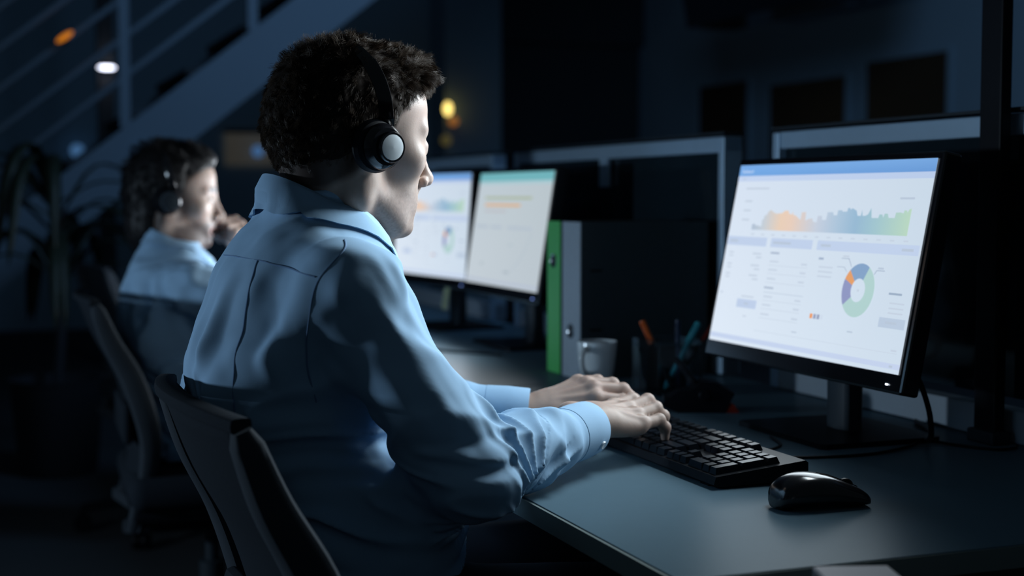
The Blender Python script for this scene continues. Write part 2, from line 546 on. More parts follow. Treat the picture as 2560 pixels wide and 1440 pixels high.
def dashboard(p):
    p.rect(0, 0, 1, 1, [lin(222, 233, 246), lin(206, 221, 236), lin(200, 215, 230), lin(214, 226, 242)], 0)
    p.rect(0, .938, 1, 1, [lin(112, 165, 226), lin(104, 152, 212), lin(118, 166, 222), lin(120, 172, 234)], 1)
    p.rect(0, .907, 1, .938, [lin(196, 212, 240), lin(184, 202, 232), lin(184, 202, 232), lin(196, 212, 240)], 1)
    p.text('Dashboard', .018, .954, .020, lin(214, 228, 248))
    g = lin(196, 208, 224)
    g2 = lin(184, 198, 216)
    p.rect(.03, .917, .05, .923, g2, 2)
    p.rect(.06, .861, .20, .871, g, 1)
    p.rect(.872, .808, .935, .818, g2, 1)
    for v in (.79, .738, .686):
        p.rect(.068, v, .112, v + .010, g, 1)
    for i in range(len(SKY) - 1):
        (a, b), (c, d) = SKY[i], SKY[i + 1]
        if c > a:
            p.poly([(a, .636), (c, .636), (c, d), (a, b)], [skyc(a), skyc(c), skyc(c), skyc(a)], 1)
    for k in range(14):
        u = .14 + k * .06
        p.rect(u, .608, u + .02, .615, g, 1)
    hc = lin(192, 208, 234)
    for u0, u1 in ((.003, .242), (.266, .495), (.520, .992)):
        p.rect(u0, .546, u1, .595, hc, 1)
    for u, l in ((.02, .05), (.28, .10), (.54, .05), (.92, .05)):
        p.rect(u, .564, u + l, .577, g2, 2)
    for v in (.50, .435, .38):
        p.rect(.028, v, .055, v + .009, g, 1)
        p.rect(.03, v - .018, .055, v - .010, g, 1)
        p.rect(.172, v, .222, v + .009, g, 1)
        p.rect(.195, v - .020, .228, v - .011, g, 1)
    p.rect(.02, .27, .03, .28, g2, 1)
    p.rect(.15, .262, .225, .270, g, 1)
    p.rect(.13, .203, .247, .250, lin(190, 206, 232), 1)
    p.rect(.175, .222, .20, .232, g2, 2)
    p.rect(.18, .155, .20, .162, g, 1)
    p.rect(.276, .510, .326, .520, lin(168, 182, 204), 1)
    for k, v in enumerate((.465, .420, .372, .275, .230, .180)):
        p.rect(.280, v, .33, v + .008, g, 1)
        p.rect(.455, v - .004, .487, v + .005, g, 1)
        p.rect(.276, v - .018, .492, v - .0155, g, 1)
    p.rect(.274, .322, .328, .332, lin(172, 186, 206), 1)
    p.rect(.276, .30, .495, .303, g2, 1)
    p.rect(.541, .498, .566, .509, lin(160, 176, 200), 1)
    for v in (.458, .434, .410):
        p.rect(.548, v, .62, v + .007, g, 1)
    C = (.758, .363)
    r0, r1 = .0325, .074
    A = lambda u, v: math.atan2((v - C[1]) * p.h / p.w, u - C[0])
    b0, b1 = A(.711, .451), A(.792, .472)
    o1 = A(.694, .410)
    u1 = A(.702, .289) + 2 * PI
    p.ring(*C, r0, r1, b1, b0, lin(132, 162, 198))
    p.ring(*C, r0, r1, b0, o1, lin(226, 158, 104))
    p.ring(*C, r0, r1, o1, u1, lin(142, 150, 192))
    p.ring(*C, r0, r1, u1, b1 + 2 * PI, lin(176, 208, 206))
    p.rect(.754, .357, .764, .368, g, 2)
    p.poly([(.655, .511), (.690, .511), (.708, .474), (.7105, .474), (.692, .514), (.655, .514)], lin(150, 166, 190), 2)
    p.poly([(.64, .468), (.675, .468), (.69, .446), (.692, .448), (.677, .471), (.64, .471)], lin(170, 184, 204), 2)
    p.poly([(.82, .444), (.829, .464), (.864, .464), (.864, .467), (.827, .467), (.818, .446)], lin(150, 166, 190), 2)
    p.rect(.832, .472, .858, .481, g2, 2)
    p.rect(.660, .519, .69, .528, g, 2)
    for k, c in enumerate((lin(236, 150, 84), lin(150, 160, 190), lin(150, 160, 188), lin(206, 218, 234))):
        p.rect(.549 + k * .018, .198, .562 + k * .018, .222, c, 2)
    p.rect(.898, .358, .955, .368, lin(156, 174, 196), 1)
    for v in (.316, .292, .270):
        p.rect(.908, v, .972, v + .007, g, 1)
    p.rect(.876, .203, .989, .250, lin(186, 202, 222), 1)
    p.rect(.905, .222, .955, .233, g2, 2)
    p.rect(.468, .112, .496, .118, g2, 1)
    p.rect(.742, .156, .768, .163, g2, 1)
    p.rect(.26, .09, .98, .092, g, 1)
    p.rect(.95, .10, .975, .108, g, 1)
    p.rect(.005, .02, 1, .045, lin(196, 210, 236), 1)
    p.rect(.955, .026, .97, .036, g2, 2)

def report(p):
    p.rect(0, 0, 1, 1, [lin(196, 206, 214), lin(186, 196, 204), lin(184, 196, 202), lin(190, 202, 210)], 0)
    p.rect(0, .925, 1, 1, lin(112, 178, 186), 1)
    p.rect(0, .895, 1, .925, lin(170, 200, 208), 1)
    p.rect(.12, .765, .77, .785, lin(166, 178, 146), 1)
    p.rect(.13, .700, .63, .722, lin(222, 172, 118), 1)
    p.rect(.13, .648, .45, .664, lin(186, 184, 190), 1)
    for u0, u1 in ((.04, .22), (.26, .42), (.50, .82)):
        p.rect(u0, .50, u1, .530, lin(180, 192, 204), 1)
    p.rect(.55, .36, .60, .375, lin(174, 188, 198), 1)
    p.rect(.18, .17, .23, .195, lin(176, 188, 196), 1)
    p.rect(.53, .12, .60, .140, lin(164, 176, 186), 1)
    pts = [(.62, .14), (.70, .22), (.76, .31), (.80, .40), (.83, .50)]
    for (a, b), (c, d) in zip(pts[:-1], pts[1:]):
        p.poly([(a, b), (c, d), (c + .008, d), (a + .008, b)], lin(170, 184, 196), 1)
    p.rect(0, .025, 1, .045, lin(180, 190, 208), 1)

# ------------------------------------------------------------------ monitors
def make_monitor(label, loc, rz, tilt, picture, zc, led, wide=0.535, tall=0.302):
    """loc: foot of the stand on the desk; the screen faces local -X"""
    t = thing('computer_monitor', label, 'monitor', loc, rz)
    w, h = wide, tall
    R = Matrix.Rotation(tilt, 4, 'Y')
    piv = Matrix.Translation((-0.094, 0, zc - h / 2)) @ R
    hb = 0.022
    b = MB()
    b.box((0.016, 0, h / 2 - 0.008), (0.030, w + 0.022, h + 0.038), 0.004)
    b.box((0.040, 0, h / 2), (0.03, w * 0.55, h * 0.55), 0.012)
    b.box((0.066, 0, h / 2), (0.04, 0.10, 0.10), 0.006)
    hs = b.build('housing', M_GLOSS, t, False)
    hs.matrix_local = piv
    p = Pix(w, h)
    picture(p)
    s = p.build('screen', t)
    s.matrix_local = piv @ Matrix.Translation((-0.0004, 0, 0))
    MB().box((0, 0, 0), (0.0022, 0.0042, 0.0022), 0.0006).build('power_light', led, hs, False).location = (-0.0005, -w / 2 + 0.022, -0.0155)
    n = MB()
    n.tube(spline([(0.000, 0, 0.004), (0.000, 0, 0.06), (-0.002, 0, zc - 0.10), (-0.004, 0, zc)], 5), 0.030, 16, sq=(1.0, 0.62), up=(1, 0, 0))
    n.build('stand_neck', M_STEELD, t)
    n = MB()
    n.prism([(-0.105, -0.118), (-0.098, -0.125), (0.098, -0.125), (0.105, -0.118), (0.105, 0.118), (0.098, 0.125), (-0.098, 0.125), (-0.105, 0.118)], (-0.015, 0, 0.0), (1, 0, 0), (0, 1, 0), (0, 0, 0.008))
    n.build('stand_base', M_BLACK, t, False)
    return t
TILT = math.radians(11.3)
MON = make_monitor('largest lit monitor, its white dashboard facing the front man', (1.282, 1.908, DZ), 0.0, TILT, dashboard, 0.277, M_LED)
make_monitor('far monitor with a teal header above two coloured lines', (1.320, 3.318, DZ), 0.0, TILT * 0.8, report, 0.290, M_LEDB, 0.503, 0.284)
make_monitor('far monitor with a blue header, half hidden by the face', (1.305, 3.868, DZ), math.radians(6), TILT * 0.35, dashboard, 0.290, M_LEDB, 0.503, 0.284)

# ================================================================== things on the desks
def cord(name, label, pts, r=0.0022, m=None):
    o = MB().tube(spline(pts, 8), r, 8).build(name, m or M_BLACK)
    return tag(o, label, 'cord')
def lead(name, pts, r=0.0022, m=None):
    return MB().tube(spline(pts, 8), r, 8).build(name, m or M_BLACK)
def under(o, t, loc):
    o.parent = t
    o.matrix_parent_inverse = Matrix.Translation(-Vector(loc))
cz = DZ + 0.0026
PARTS_OF_MONITOR = []
PARTS_OF_MONITOR.append(lead('power_cord', [(1.02, 1.78, cz), (1.06, 1.748, cz), (1.13, 1.725, cz), (1.205, 1.722, cz), (1.285, 1.752, cz), (1.345, 1.79, cz), (1.362, 1.745, cz), (1.392, 1.69, cz), (1.425, 1.688, cz), (1.442, 1.70, cz)]))
PARTS_OF_MONITOR.append(lead('display_cord', [(1.245, 1.69, 0.862), (1.262, 1.688, 0.83), (1.285, 1.70, 0.79), (1.315, 1.735, 0.75), (1.345, 1.785, DZ + 0.006), (1.40, 1.85, DZ + 0.0046), (1.44, 1.94, DZ + 0.0046)], 0.0042))
for q in PARTS_OF_MONITOR:
    under(q, MON, (1.282, 1.908, DZ))
cord('network_cord', 'thin dark cord lying on the desk of the rear man', [(0.98, 3.95, cz), (0.98, 3.70, cz), (1.0, 3.45, cz), (1.06, 3.25, cz), (1.16, 3.12, cz)], 0.003)

# ------------------------------------------------------------------ keyboard
def make_keyboard():
    t = thing('keyboard', 'black full-size keyboard under the hands of the front man', 'keyboard', (0.945, 1.815, DZ))
    LY, LX = 0.452, 0.138
    body = MB()
    # wedge body, low towards the user
    body.prism([(-LX / 2, 0.006), (-LX / 2 + 0.003, 0.016), (LX / 2 - 0.004, 0.029), (LX / 2, 0.026), (LX / 2, 0.012), (LX / 2 - 0.012, 0.004), (-LX / 2 + 0.004, 0.003)], (0, -LY / 2, 0), (1, 0, 0), (0, 0, 1), (0, LY, 0))
    body.build('case', M_BLACK, t, False)
    for x in (-0.055, 0.052):
        for y in (-0.19, 0.19):
            MB().box((x, y, 0.002), (0.016, 0.022, 0.004)).build('rubber_foot', M_BLACK, t, False)
    sl = (0.029 - 0.016) / (LX - 0.007)
    R = Matrix.Rotation(-math.atan(sl), 3, 'Y')
    U = 0.01905
    def key(x, y, wx, wy):
        z = 0.016 + (x + LX / 2 - 0.003) * sl
        bm = MB()
        h = 0.0085
        a, b, c, d = wx / 2 - 0.0007, wy / 2 - 0.0007, wx / 2 - 0.0032, wy / 2 - 0.0030
        V = [(-a, -b, 0), (a, -b, 0), (a, b, 0), (-a, b, 0), (-c, -d, h), (c, -d, h), (c, d, h), (-c, d, h)]
        F = [(0, 1, 5, 4), (1, 2, 6, 5), (2, 3, 7, 6), (3, 0, 4, 7), (4, 5, 6, 7)]
        bm.add([R @ Vector(q) + Vector((x, y, z)) for q in V], F)
        bm.build('key', M_KEY, t, False)
    YL = LY / 2 - 0.012        # left edge, as the typist sees it
    rows = [[1] * 13 + [2], [1.5] + [1] * 12 + [1.5], [1.75] + [1] * 11 + [2.25], [2.25] + [1] * 10 + [2.75], [1.25, 1.25, 1.25, 6.25, 1.25, 1.25, 1.25, 1.25]]
    xs = [0.024 - U * i for i in range(5)]
    fx = 0.024 + U * 1.22
    for x, r in zip(xs, rows):
        u = 0
        for wd in r:
            key(x, YL - (u + wd / 2) * U, U, wd * U)
            u += wd
    for u in [0] + [2 + i for i in range(4)] + [6.5 + i for i in range(4)] + [11 + i for i in range(4)]:
        key(fx, YL - (u + 0.5) * U, U, U)
    n0 = 15.3
    for c in range(3):
        for x in (xs[0], xs[1], fx):
            key(x, YL - (n0 + c + 0.5) * U, U, U)
        key(xs[4], YL - (n0 + c + 0.5) * U, U, U)
    key(xs[3], YL - (n0 + 1.5) * U, U, U)
    n1 = 18.6
    for rr in range(3):
        for c in range(4 if rr == 0 else 3):
            key(xs[rr], YL - (n1 + c + 0.5) * U, U, U)
    for c in range(3):
        key(xs[3], YL - (n1 + c + 0.5) * U, U, U)
    key((xs[1] + xs[2]) / 2, YL - (n1 + 3.5) * U, 2 * U, U)
    key((xs[3] + xs[4]) / 2, YL - (n1 + 3.5) * U, 2 * U, U)
    key(xs[4], YL - (n1 + 1) * U, U, 2 * U)
    key(xs[4], YL - (n1 + 2.5) * U, U, U)
    return t
KB = make_keyboard()
under(lead('keyboard_cord', [(1.006, 1.80, cz + 0.012), (1.03, 1.795, cz + 0.004), (1.07, 1.80, cz), (1.12, 1.83, cz), (1.145, 1.90, cz)], 0.002), KB, (0.945, 1.815, DZ))

# ------------------------------------------------------------------ mouse
def make_mouse():
    t = thing('computer_mouse', 'black computer mouse on the desk at the keyboard end', 'mouse', (0.946, 1.462, DZ), math.radians(-6))
    # sections along x (back to front): x, half width, height
    S = [(-0.058, 0.010, 0.010), (-0.054, 0.022, 0.024), (-0.045, 0.028, 0.033), (-0.028, 0.031, 0.039), (-0.008, 0.031, 0.0395), (0.014, 0.0295, 0.035), (0.034, 0.029, 0.027), (0.050, 0.028, 0.020), (0.058, 0.024, 0.014), (0.060, 0.018, 0.010)]
    S = spline([(a, b, c) for a, b, c in S], 3)
    V, F = [], []
    n = 24
    for x, hw, h in S:
        for k in range(n):
            a = 2 * PI * k / n
            c, s = math.cos(a), math.sin(a)
            y = hw * np.sign(c) * abs(c) ** 0.75
            z = h * (0.42 + 0.58 * np.sign(s) * abs(s) ** 0.8) if s > 0 else h * 0.42 * (1 - abs(s) ** 0.7)
            V.append((x, y, z + 0.0015))
    m = len(S)
    for i in range(m - 1):
        for k in range(n):
            F.append((i * n + k, i * n + (k + 1) % n, (i + 1) * n + (k + 1) % n, (i + 1) * n + k))
    F += [tuple(range(n)), tuple((m - 1) * n + k for k in range(n))]
    MB().add(V, F).build('shell', M_GLOSS, t)
    MB().lathe([(0.001, -0.0035), (0.009, -0.0035), (0.0105, -0.002), (0.0105, 0.002), (0.009, 0.0035), (0.001, 0.0035)], (0.036, 0, 0.0215), (0, 1, 0), 20).build('scroll_wheel', M_BLACK, t)
    g = MB()
    for s in (-1, 1):
        g.tube([(0.0, 0.0045 * s, 0.0398), (0.016, 0.0045 * s, 0.0362), (0.034, 0.0045 * s, 0.0290), (0.050, 0.0045 * s, 0.0220)], 0.0006, 6)
    g.build('button_seam', M_BLACK, t)
    for x in (-0.045, 0.045):
        MB().box((x, 0, 0.001), (0.012, 0.03, 0.002)).build('glide_pad', M_BLACK, t, False)
make_mouse()

# ------------------------------------------------------------------ binders
def make_binder(label, y0, wd, spine, zt=0.318, x0=1.152):
    t = thing('ring_binder', label, 'binder', (x0, y0, DZ), 0, 'ring binders standing side by side')
    dp = 0.288
    MB().box((dp / 2 + 0.002, 0.0015, zt / 2), (dp, 0.003, zt), 0.0008).build('cover', M_DCARD, t, False)
    MB().box((dp / 2 + 0.002, wd - 0.0015, zt / 2), (dp, 0.003, zt), 0.0008).build('cover', M_DCARD, t, False)
    sp = MB()
    sp.box((0.0015, wd / 2, zt / 2), (0.003, wd, zt), 0.0008)
    sp.build('spine', spine, t, False)
    zr = 0.235 if spine is M_GREEN else 0.095
    MB().lathe([(0.0105, -0.0006), (0.0140, -0.0026), (0.0155, -0.0006), (0.0155, 0.001)], (0.0, wd / 2, zr), (1, 0, 0), 28, up=(0, 1, 0)).build('finger_ring', M_CHROME, t)
    MB().lathe([(0.0001, -0.0010), (0.0108, -0.0010)], (0.0, wd / 2, zr), (1, 0, 0), 28, up=(0, 1, 0)).build('finger_hole', M_BLACK, t)
    MB().box((0.15, wd / 2, 0.150), (0.22, wd - 0.02, 0.290)).build('paper_block', M_PAPER, t, False)
    for z in (0.10, 0.22):
        MB().box((0.035, -0.0004, z), (0.026, 0.0012, 0.004)).build('cover_slot', M_BLACK, t, False)
    return t
make_binder('grey binder with its dark cover turned to the room, beside the mug', 2.648, 0.092, M_GREY)
make_binder('binder with a bright green spine beside the grey binder', 2.752, 0.070, M_GREEN)

# ------------------------------------------------------------------ mug
def make_mug():
    t = thing('mug', 'white coffee mug beside the grey binder', 'mug', (1.118, 2.488, DZ), math.radians(218))
    prof = [(0.0001, 0.001), (0.020, 0.0), (0.024, 0.002), (0.027, 0.012), (0.0335, 0.045), (0.0365, 0.075), (0.0378, 0.094), (0.0372, 0.0955), (0.0362, 0.094), (0.0350, 0.075), (0.032, 0.045), (0.024, 0.012), (0.018, 0.006), (0.0001, 0.005)]
    MB().lathe(prof, n=40).build('cup', M_MUG, t)
    P = spline([(0.0345, 0, 0.082), (0.048, 0, 0.083), (0.060, 0, 0.074), (0.061, 0, 0.058), (0.053, 0, 0.043), (0.0335, 0, 0.034)], 6)
    MB().tube(P, 0.0048, 12, up=(0, 1, 0), sq=(1.25, 0.85)).build('handle', M_MUG, t)
make_mug()

# ------------------------------------------------------------------ pen holder and pens
PH = (1.236, 2.428, DZ)
def make_holder():
    t = thing('pen_holder', 'clear acrylic pen holder between the mug and the stapler', 'pen holder', PH, math.radians(4))
    h, q, th = 0.100, 0.048, 0.0032
    for sx, sy, wx, wy in ((-1, 0, th, 2 * q), (1, 0, th, 2 * q), (0, -1, 2 * q - 2 * th, th), (0, 1, 2 * q - 2 * th, th)):
        MB().box((sx * (q - th / 2), sy * (q - th / 2), h / 2 + 0.002), (wx, wy, h), 0.0006, seg=1).build('wall_pane', M_ACRYL, t, False)
    MB().box((0, 0, 0.0012), (2 * q, 2 * q, 0.0024)).build('bottom', M_BLACK, t, False)
    MB().box((0, 0.0, 0.045), (2 * q - 0.012, 0.003, 0.084)).build('inner_wall', M_BLACK, t, False)
    MB().box((-0.018, 0.022, 0.042), (0.045, 0.030, 0.078), 0.002).build('note_block', M_BLACK, t, False)
make_holder()
def make_pen(label, a, b, m, r=0.0042, cap=None):
    t = thing('pen', label, 'pen', (0, 0, 0), 0, 'pens in the clear holder')
    a, b = np.array(a), np.array(b)
    P = [a, a + (b - a) * 0.08, a + (b - a) * 0.94, b]
    MB().tube(P, [0.001, r, r, r * 0.7], 12).build('barrel', m, t)
    MB().tube([a + (b - a) * 0.66, a + (b - a) * 0.985], r * 1.16, 12).build('cap', cap or m, t)
    MB().tube([a + (b - a) * 0.72 + np.array((-r * 1.5, -r * .6, 0)), a + (b - a) * 0.97 + np.array((-r * 1.5, -r * .6, 0))], 0.0010, 6).build('clip', cap or m, t)
ox, oy, oz = PH
make_pen('orange pen leaning left in the clear holder', (ox + 0.00, oy - 0.028, oz + 0.006), (ox - 0.034, oy + 0.040, oz + 0.134), M_BLACK, 0.0050, M_ORANGE)
make_pen('thick teal pen leaning right in the clear holder', (ox - 0.01, oy - 0.006, oz + 0.006), (ox + 0.048, oy - 0.036, oz + 0.134), M_TEAL, 0.0055)
make_pen('thin dark pen with a red end, leaning farthest right', (ox + 0.0, oy - 0.012, oz + 0.006), (ox + 0.085, oy - 0.036, oz + 0.140), M_BLACK, 0.0032, M_RED)
make_pen('dark upright pen in the middle of the clear holder', (ox + 0.012, oy - 0.02, oz + 0.006), (ox + 0.014, oy - 0.016, oz + 0.138), mat('navy_plastic', (0.01, 0.02, 0.07), 0.3), 0.0042)

# ------------------------------------------------------------------ black tape dispenser with a raised arm
def make_stapler():
    t = thing('tape_dispenser', 'low black tape dispenser with a slanted arm, behind the keyboard', 'tape dispenser', (1.176, 2.195, DZ), math.radians(-24))
    MB().prism([(-0.062, 0.012), (-0.056, 0.022), (-0.034, 0.036), (-0.010, 0.040), (0.006, 0.054), (0.030, 0.052), (0.062, 0.033), (0.054, 0.018), (0.046, 0.0), (-0.034, 0.0), (-0.050, 0.006)], (0, -0.026, 0), (1, 0, 0), (0, 0, 1), (0, 0.052, 0)).build('body', M_BLACK, t, False)
    a = MB()
    a.tube(spline([(0.000, 0.0, 0.036), (-0.010, 0.002, 0.053), (-0.024, 0.006, 0.073), (-0.038, 0.010, 0.090)], 5), [0.011] * 6 + [0.009] * 6 + [0.007] * 3 + [0.004], 12, sq=(1, 0.7))
    a.build('arm', M_BLACK, t)
    MB().lathe([(0.001, -0.004), (0.008, -0.004), (0.0095, -0.002), (0.0095, 0.002), (0.008, 0.004), (0.001, 0.004)], (0.010, -0.026, 0.030), (0, 1, 0), 20).build('hub', M_BLACK, t)
    MB().box((-0.058, 0, 0.020), (0.003, 0.04, 0.012)).build('cutter', M_STEELD, t, False)
    MB().prism([(0.044, 0.0), (0.070, 0.0), (0.062, 0.013), (0.052, 0.018), (0.047, 0.012)], (0, -0.022, 0), (1, 0, 0), (0, 0, 1), (0, 0.03, 0)).build('rubber_end', M_RED, t, False)
make_stapler()

# ------------------------------------------------------------------ yellow note hanging under the far monitor
nt_ = MB()
nt_.prism([(-0.015, 0.0), (0.013, 0.0), (-0.006, -0.078), (-0.032, -0.074)], (1.262, 3.83, 0.856), (0.25, -0.97, 0), (0, 0, 1), (0.0008, 0.0003, 0))
tag(nt_.build('sticky_note', M_NOTE, None, False), 'narrow yellow note hanging under the far blue-header monitor', 'note')

# ------------------------------------------------------------------ cabinet and paper pad at the near end
cb = thing('pedestal_cabinet', 'black low cabinet at the near end of the desk', 'cabinet', (0.90, 0.86, 0))
MB().box((0, 0, 0.345), (0.62, 0.66, 0.69), 0.004).build('body', M_BLACK, cb, False)
for k in range(3):
    dr = MB().box((-0.316, 0, 0.13 + 0.215 * k), (0.014, 0.64, 0.205), 0.003).build('drawer', M_STEELD, cb, False)
    MB().tube([(-0.336, -0.07, 0.18 + 0.215 * k), (-0.336, 0.07, 0.18 + 0.215 * k)], 0.005, 8).build('handle', M_SILVER, dr)
pd = thing('paper_pad', 'white paper pad lying at the bottom edge near the mouse', 'paper pad', (0.745, 1.070, 0.69), math.radians(-18))
MB().box((0, 0, 0.034), (0.072, 0.105, 0.068), 0.002, seg=1).build('sheets', M_PAPER, pd, False)
MB().box((0, 0, 0.001), (0.073, 0.106, 0.003)).build('backing_board', M_GREY, pd, False)
# ================================================================== chairs (facing local +X, origin on the floor under the seat)
def make_chair():
    t = thing('office_chair', '', 'chair')
    prof = spline([(-0.292, 0.868), (-0.262, 0.790), (-0.222, 0.715), (-0.196, 0.640), (-0.182, 0.570), (-0.188, 0.500), (-0.208, 0.425), (-0.220, 0.372)], 5)
    hw = 0.205
    def wrap(y):          # the sides of the back come forward
        return 0.030 * (abs(y) / hw) ** 2
    # back frame: two posts, top bar, bottom bar
    for s in (-1, 1):
        P = [(x + wrap(hw), s * (hw - 0.010 - 0.02 * max(0, (0.62 - z) / 0.25)), z) for x, z in prof]
        MB().tube(P, [0.013 if i == 0 else 0.020 + 0.014 * math.sin(PI * min(1, i / (len(P) - 1) * 1.25)) for i in range(len(P))], 14, up=(0, 1, 0), sq=(0.75, 1.0)).build('back_post', M_CHAIR, t)
    top = [(prof[0][0] + wrap(y) + 0.002, y, 0.872 + 0.006 * (1 - (y / hw) ** 2)) for y in np.linspace(-hw + 0.008, hw - 0.008, 15)]
    MB().tube(top, 0.010, 12, sq=(1.2, 0.8)).build('top_bar', M_MESH, t)
    # mesh panel
    V, F = [], []
    ny = 12
    for x, z in prof[:-6]:
        for k in range(ny + 1):
            y = -hw + 0.012 + (2 * hw - 0.024) * k / ny
            V.append((x + wrap(y) + 0.004, y, z))
    m = len(prof) - 6
    for i in range(m - 1):
        for k in range(ny):
            F.append((i * (ny + 1) + k, i * (ny + 1) + k + 1, (i + 1) * (ny + 1) + k + 1, (i + 1) * (ny + 1) + k))
    o = MB().add(V, F).build('back_mesh', M_MESH, t)
    md = o.modifiers.new('thickness', 'SOLIDIFY')
    md.thickness = 0.004
    # lumbar pad
    MB().box((-0.196, 0, 0.60), (0.022, 0.30, 0.09), 0.010).build('lumbar_pad', M_MESH, t)
    # carrier below the back, seat, mechanism
    MB().tube(spline([(-0.195, -0.19, 0.385), (-0.16, -0.09, 0.375), (-0.12, 0, 0.372), (-0.16, 0.09, 0.375), (-0.195, 0.19, 0.385)], 5), 0.020, 12, sq=(1, .8)).build('back_carrier', M_CHAIR, t)
    s = MB()
    s.box((0.03, 0, 0.455), (0.46, 0.48, 0.075), 0.032, seg=4)
    s.build('seat', M_MESH, t)
    MB().box((0.01, 0, 0.405), (0.40, 0.42, 0.03), 0.012).build('seat_pan', M_BLACK, t)
    MB().box((-0.03, 0, 0.368), (0.26, 0.16, 0.06), 0.016).build('mechanism', M_BLACK, t)
    MB().tube([(0.03, -0.08, 0.375), (0.03, -0.25, 0.365)], 0.006, 8).build('lever', M_BLACK, t)
    MB().lathe([(0.001, 0.10), (0.030, 0.10), (0.030, 0.25), (0.016, 0.252), (0.016, 0.36), (0.001, 0.36)], n=20).build('gas_column', M_STEELD, t)
    MB().lathe([(0.001, 0.075), (0.040, 0.078), (0.042, 0.115), (0.034, 0.130), (0.001, 0.130)], n=20).build('base_hub', M_BLACK, t)
    for k in range(5):
        a = 2 * PI * k / 5 + 0.3
        c, si = math.cos(a), math.sin(a)
        MB().tube([(0.03 * c, 0.03 * si, 0.110), (0.17 * c, 0.17 * si, 0.098), (0.305 * c, 0.305 * si, 0.076)], [0.022, 0.020, 0.015], 10, sq=(1.15, 0.8)).build('base_arm', M_BLACK, t)
        cs = MB()
        for q in (-1, 1):
            cc = np.array((0.305 * c - q * 0.014 * si, 0.305 * si + q * 0.014 * c, 0.028))
            cs.lathe([(0.001, -0.009), (0.024, -0.009), (0.027, -0.006), (0.027, 0.006), (0.024, 0.009), (0.001, 0.009)], cc, (-si, c, 0), 18)
        cs.tube([(0.305 * c, 0.305 * si, 0.028), (0.305 * c, 0.305 * si, 0.076)], 0.007, 8)
        cs.build('caster', M_BLACK, t)
    return t
ch = make_chair()
CH = [((0.503, 1.628, 0), 3.0, 'office chair of the front man, its back at the bottom of the picture'),
      ((0.525, 3.36, 0), -2.0, 'office chair of the rear man in the light blue shirt'),
      ((0.64, 4.82, 0), 8.0, 'empty office chair behind the rear man, beside the plant')]
for i, (loc, rz, lab) in enumerate(CH):
    c = ch if i == 0 else copy_tree(ch)
    c.location = loc
    c.rotation_euler = (0, 0, math.radians(rz))
    c['label'] = lab
    c['group'] = 'office chairs along the row'

# ================================================================== plant in front of the stairs
pl = thing('potted_palm', 'dark palm with long drooping leaves in front of the staircase', 'plant', (0.33, 5.95, 0))
MB().lathe([(0.001, 0.0), (0.14, 0.0), (0.15, 0.02), (0.18, 0.36), (0.19, 0.38), (0.17, 0.38), (0.165, 0.34), (0.001, 0.34)], n=28).build('pot', M_POT, pl)
MB().tube(spline([(0, 0, 0.33), (0.02, 0, 0.6), (0.0, 0.01, 0.85), (0.03, 0, 1.05)], 5), 0.022, 10).build('stem', M_POT, pl)
rg = random.Random(3)
for k in range(26):
    a = k * 2.4 + rg.uniform(-.3, .3)
    h0 = rg.uniform(0.75, 1.08)
    Lf = rg.uniform(0.38, 0.62)
    up = rg.uniform(0.2, 0.75)
    P = spline([(0.015, 0, h0), (Lf * 0.35 * math.cos(a), Lf * 0.35 * math.sin(a), h0 + 0.30 * up), (Lf * 0.75 * math.cos(a), Lf * 0.75 * math.sin(a), h0 + 0.26 * up - 0.05), (Lf * math.cos(a), Lf * math.sin(a), h0 + 0.05 * up - 0.22)], 4)
    sd = np.array((-math.sin(a), math.cos(a), 0))
    V, F = [], []
    n = len(P)
    for i, p in enumerate(P):
        wv = 0.028 * math.sin(PI * min(1, 0.08 + 0.92 * i / (n - 1))) ** 0.6 + 0.001
        V += [p - sd * wv + np.array((0, 0, -0.008)), p, p + sd * wv + np.array((0, 0, -0.008))]
    for i in range(n - 1):
        for j in range(2):
            F.append((i * 3 + j, i * 3 + j + 1, i * 3 + j + 4, i * 3 + j + 3))
    lf = MB().add(V, F).build('leaf', M_LEAF, pl)
    md = lf.modifiers.new('thickness', 'SOLIDIFY')
    md.thickness = 0.0015
# ================================================================== smooth solid bodies: distance fields turned into meshes
def noise3(P, seed=0):
    """smooth value noise in -1..1"""
    I = np.floor(P).astype(np.int64)
    f = P - I
    f = f * f * (3 - 2 * f)
    def h(dx, dy, dz):
        n = (I[:, 0] + dx) * 374761393 + (I[:, 1] + dy) * 668265263 + (I[:, 2] + dz) * 2147483647 + seed * 1274126177
        n = (n ^ (n >> 13)) * 1274126177
        n = n & 0x7fffffff
        n = (n ^ (n >> 16)) & 0xffff
        return n / 32767.5 - 1.0
    x, y, z = f[:, 0], f[:, 1], f[:, 2]
    a = h(0, 0, 0) * (1 - x) + h(1, 0, 0) * x
    b = h(0, 1, 0) * (1 - x) + h(1, 1, 0) * x
    c = h(0, 0, 1) * (1 - x) + h(1, 0, 1) * x
    d = h(0, 1, 1) * (1 - x) + h(1, 1, 1) * x
    return (a * (1 - y) + b * y) * (1 - z) + (c * (1 - y) + d * y) * z

def smin(a, b, k):
    if k <= 0:
        return np.minimum(a, b)
    h = np.maximum(k - np.abs(a - b), 0) / k
    return np.minimum(a, b) - h * h * k * 0.25
def smax(a, b, k):
    return -smin(-a, -b, k)

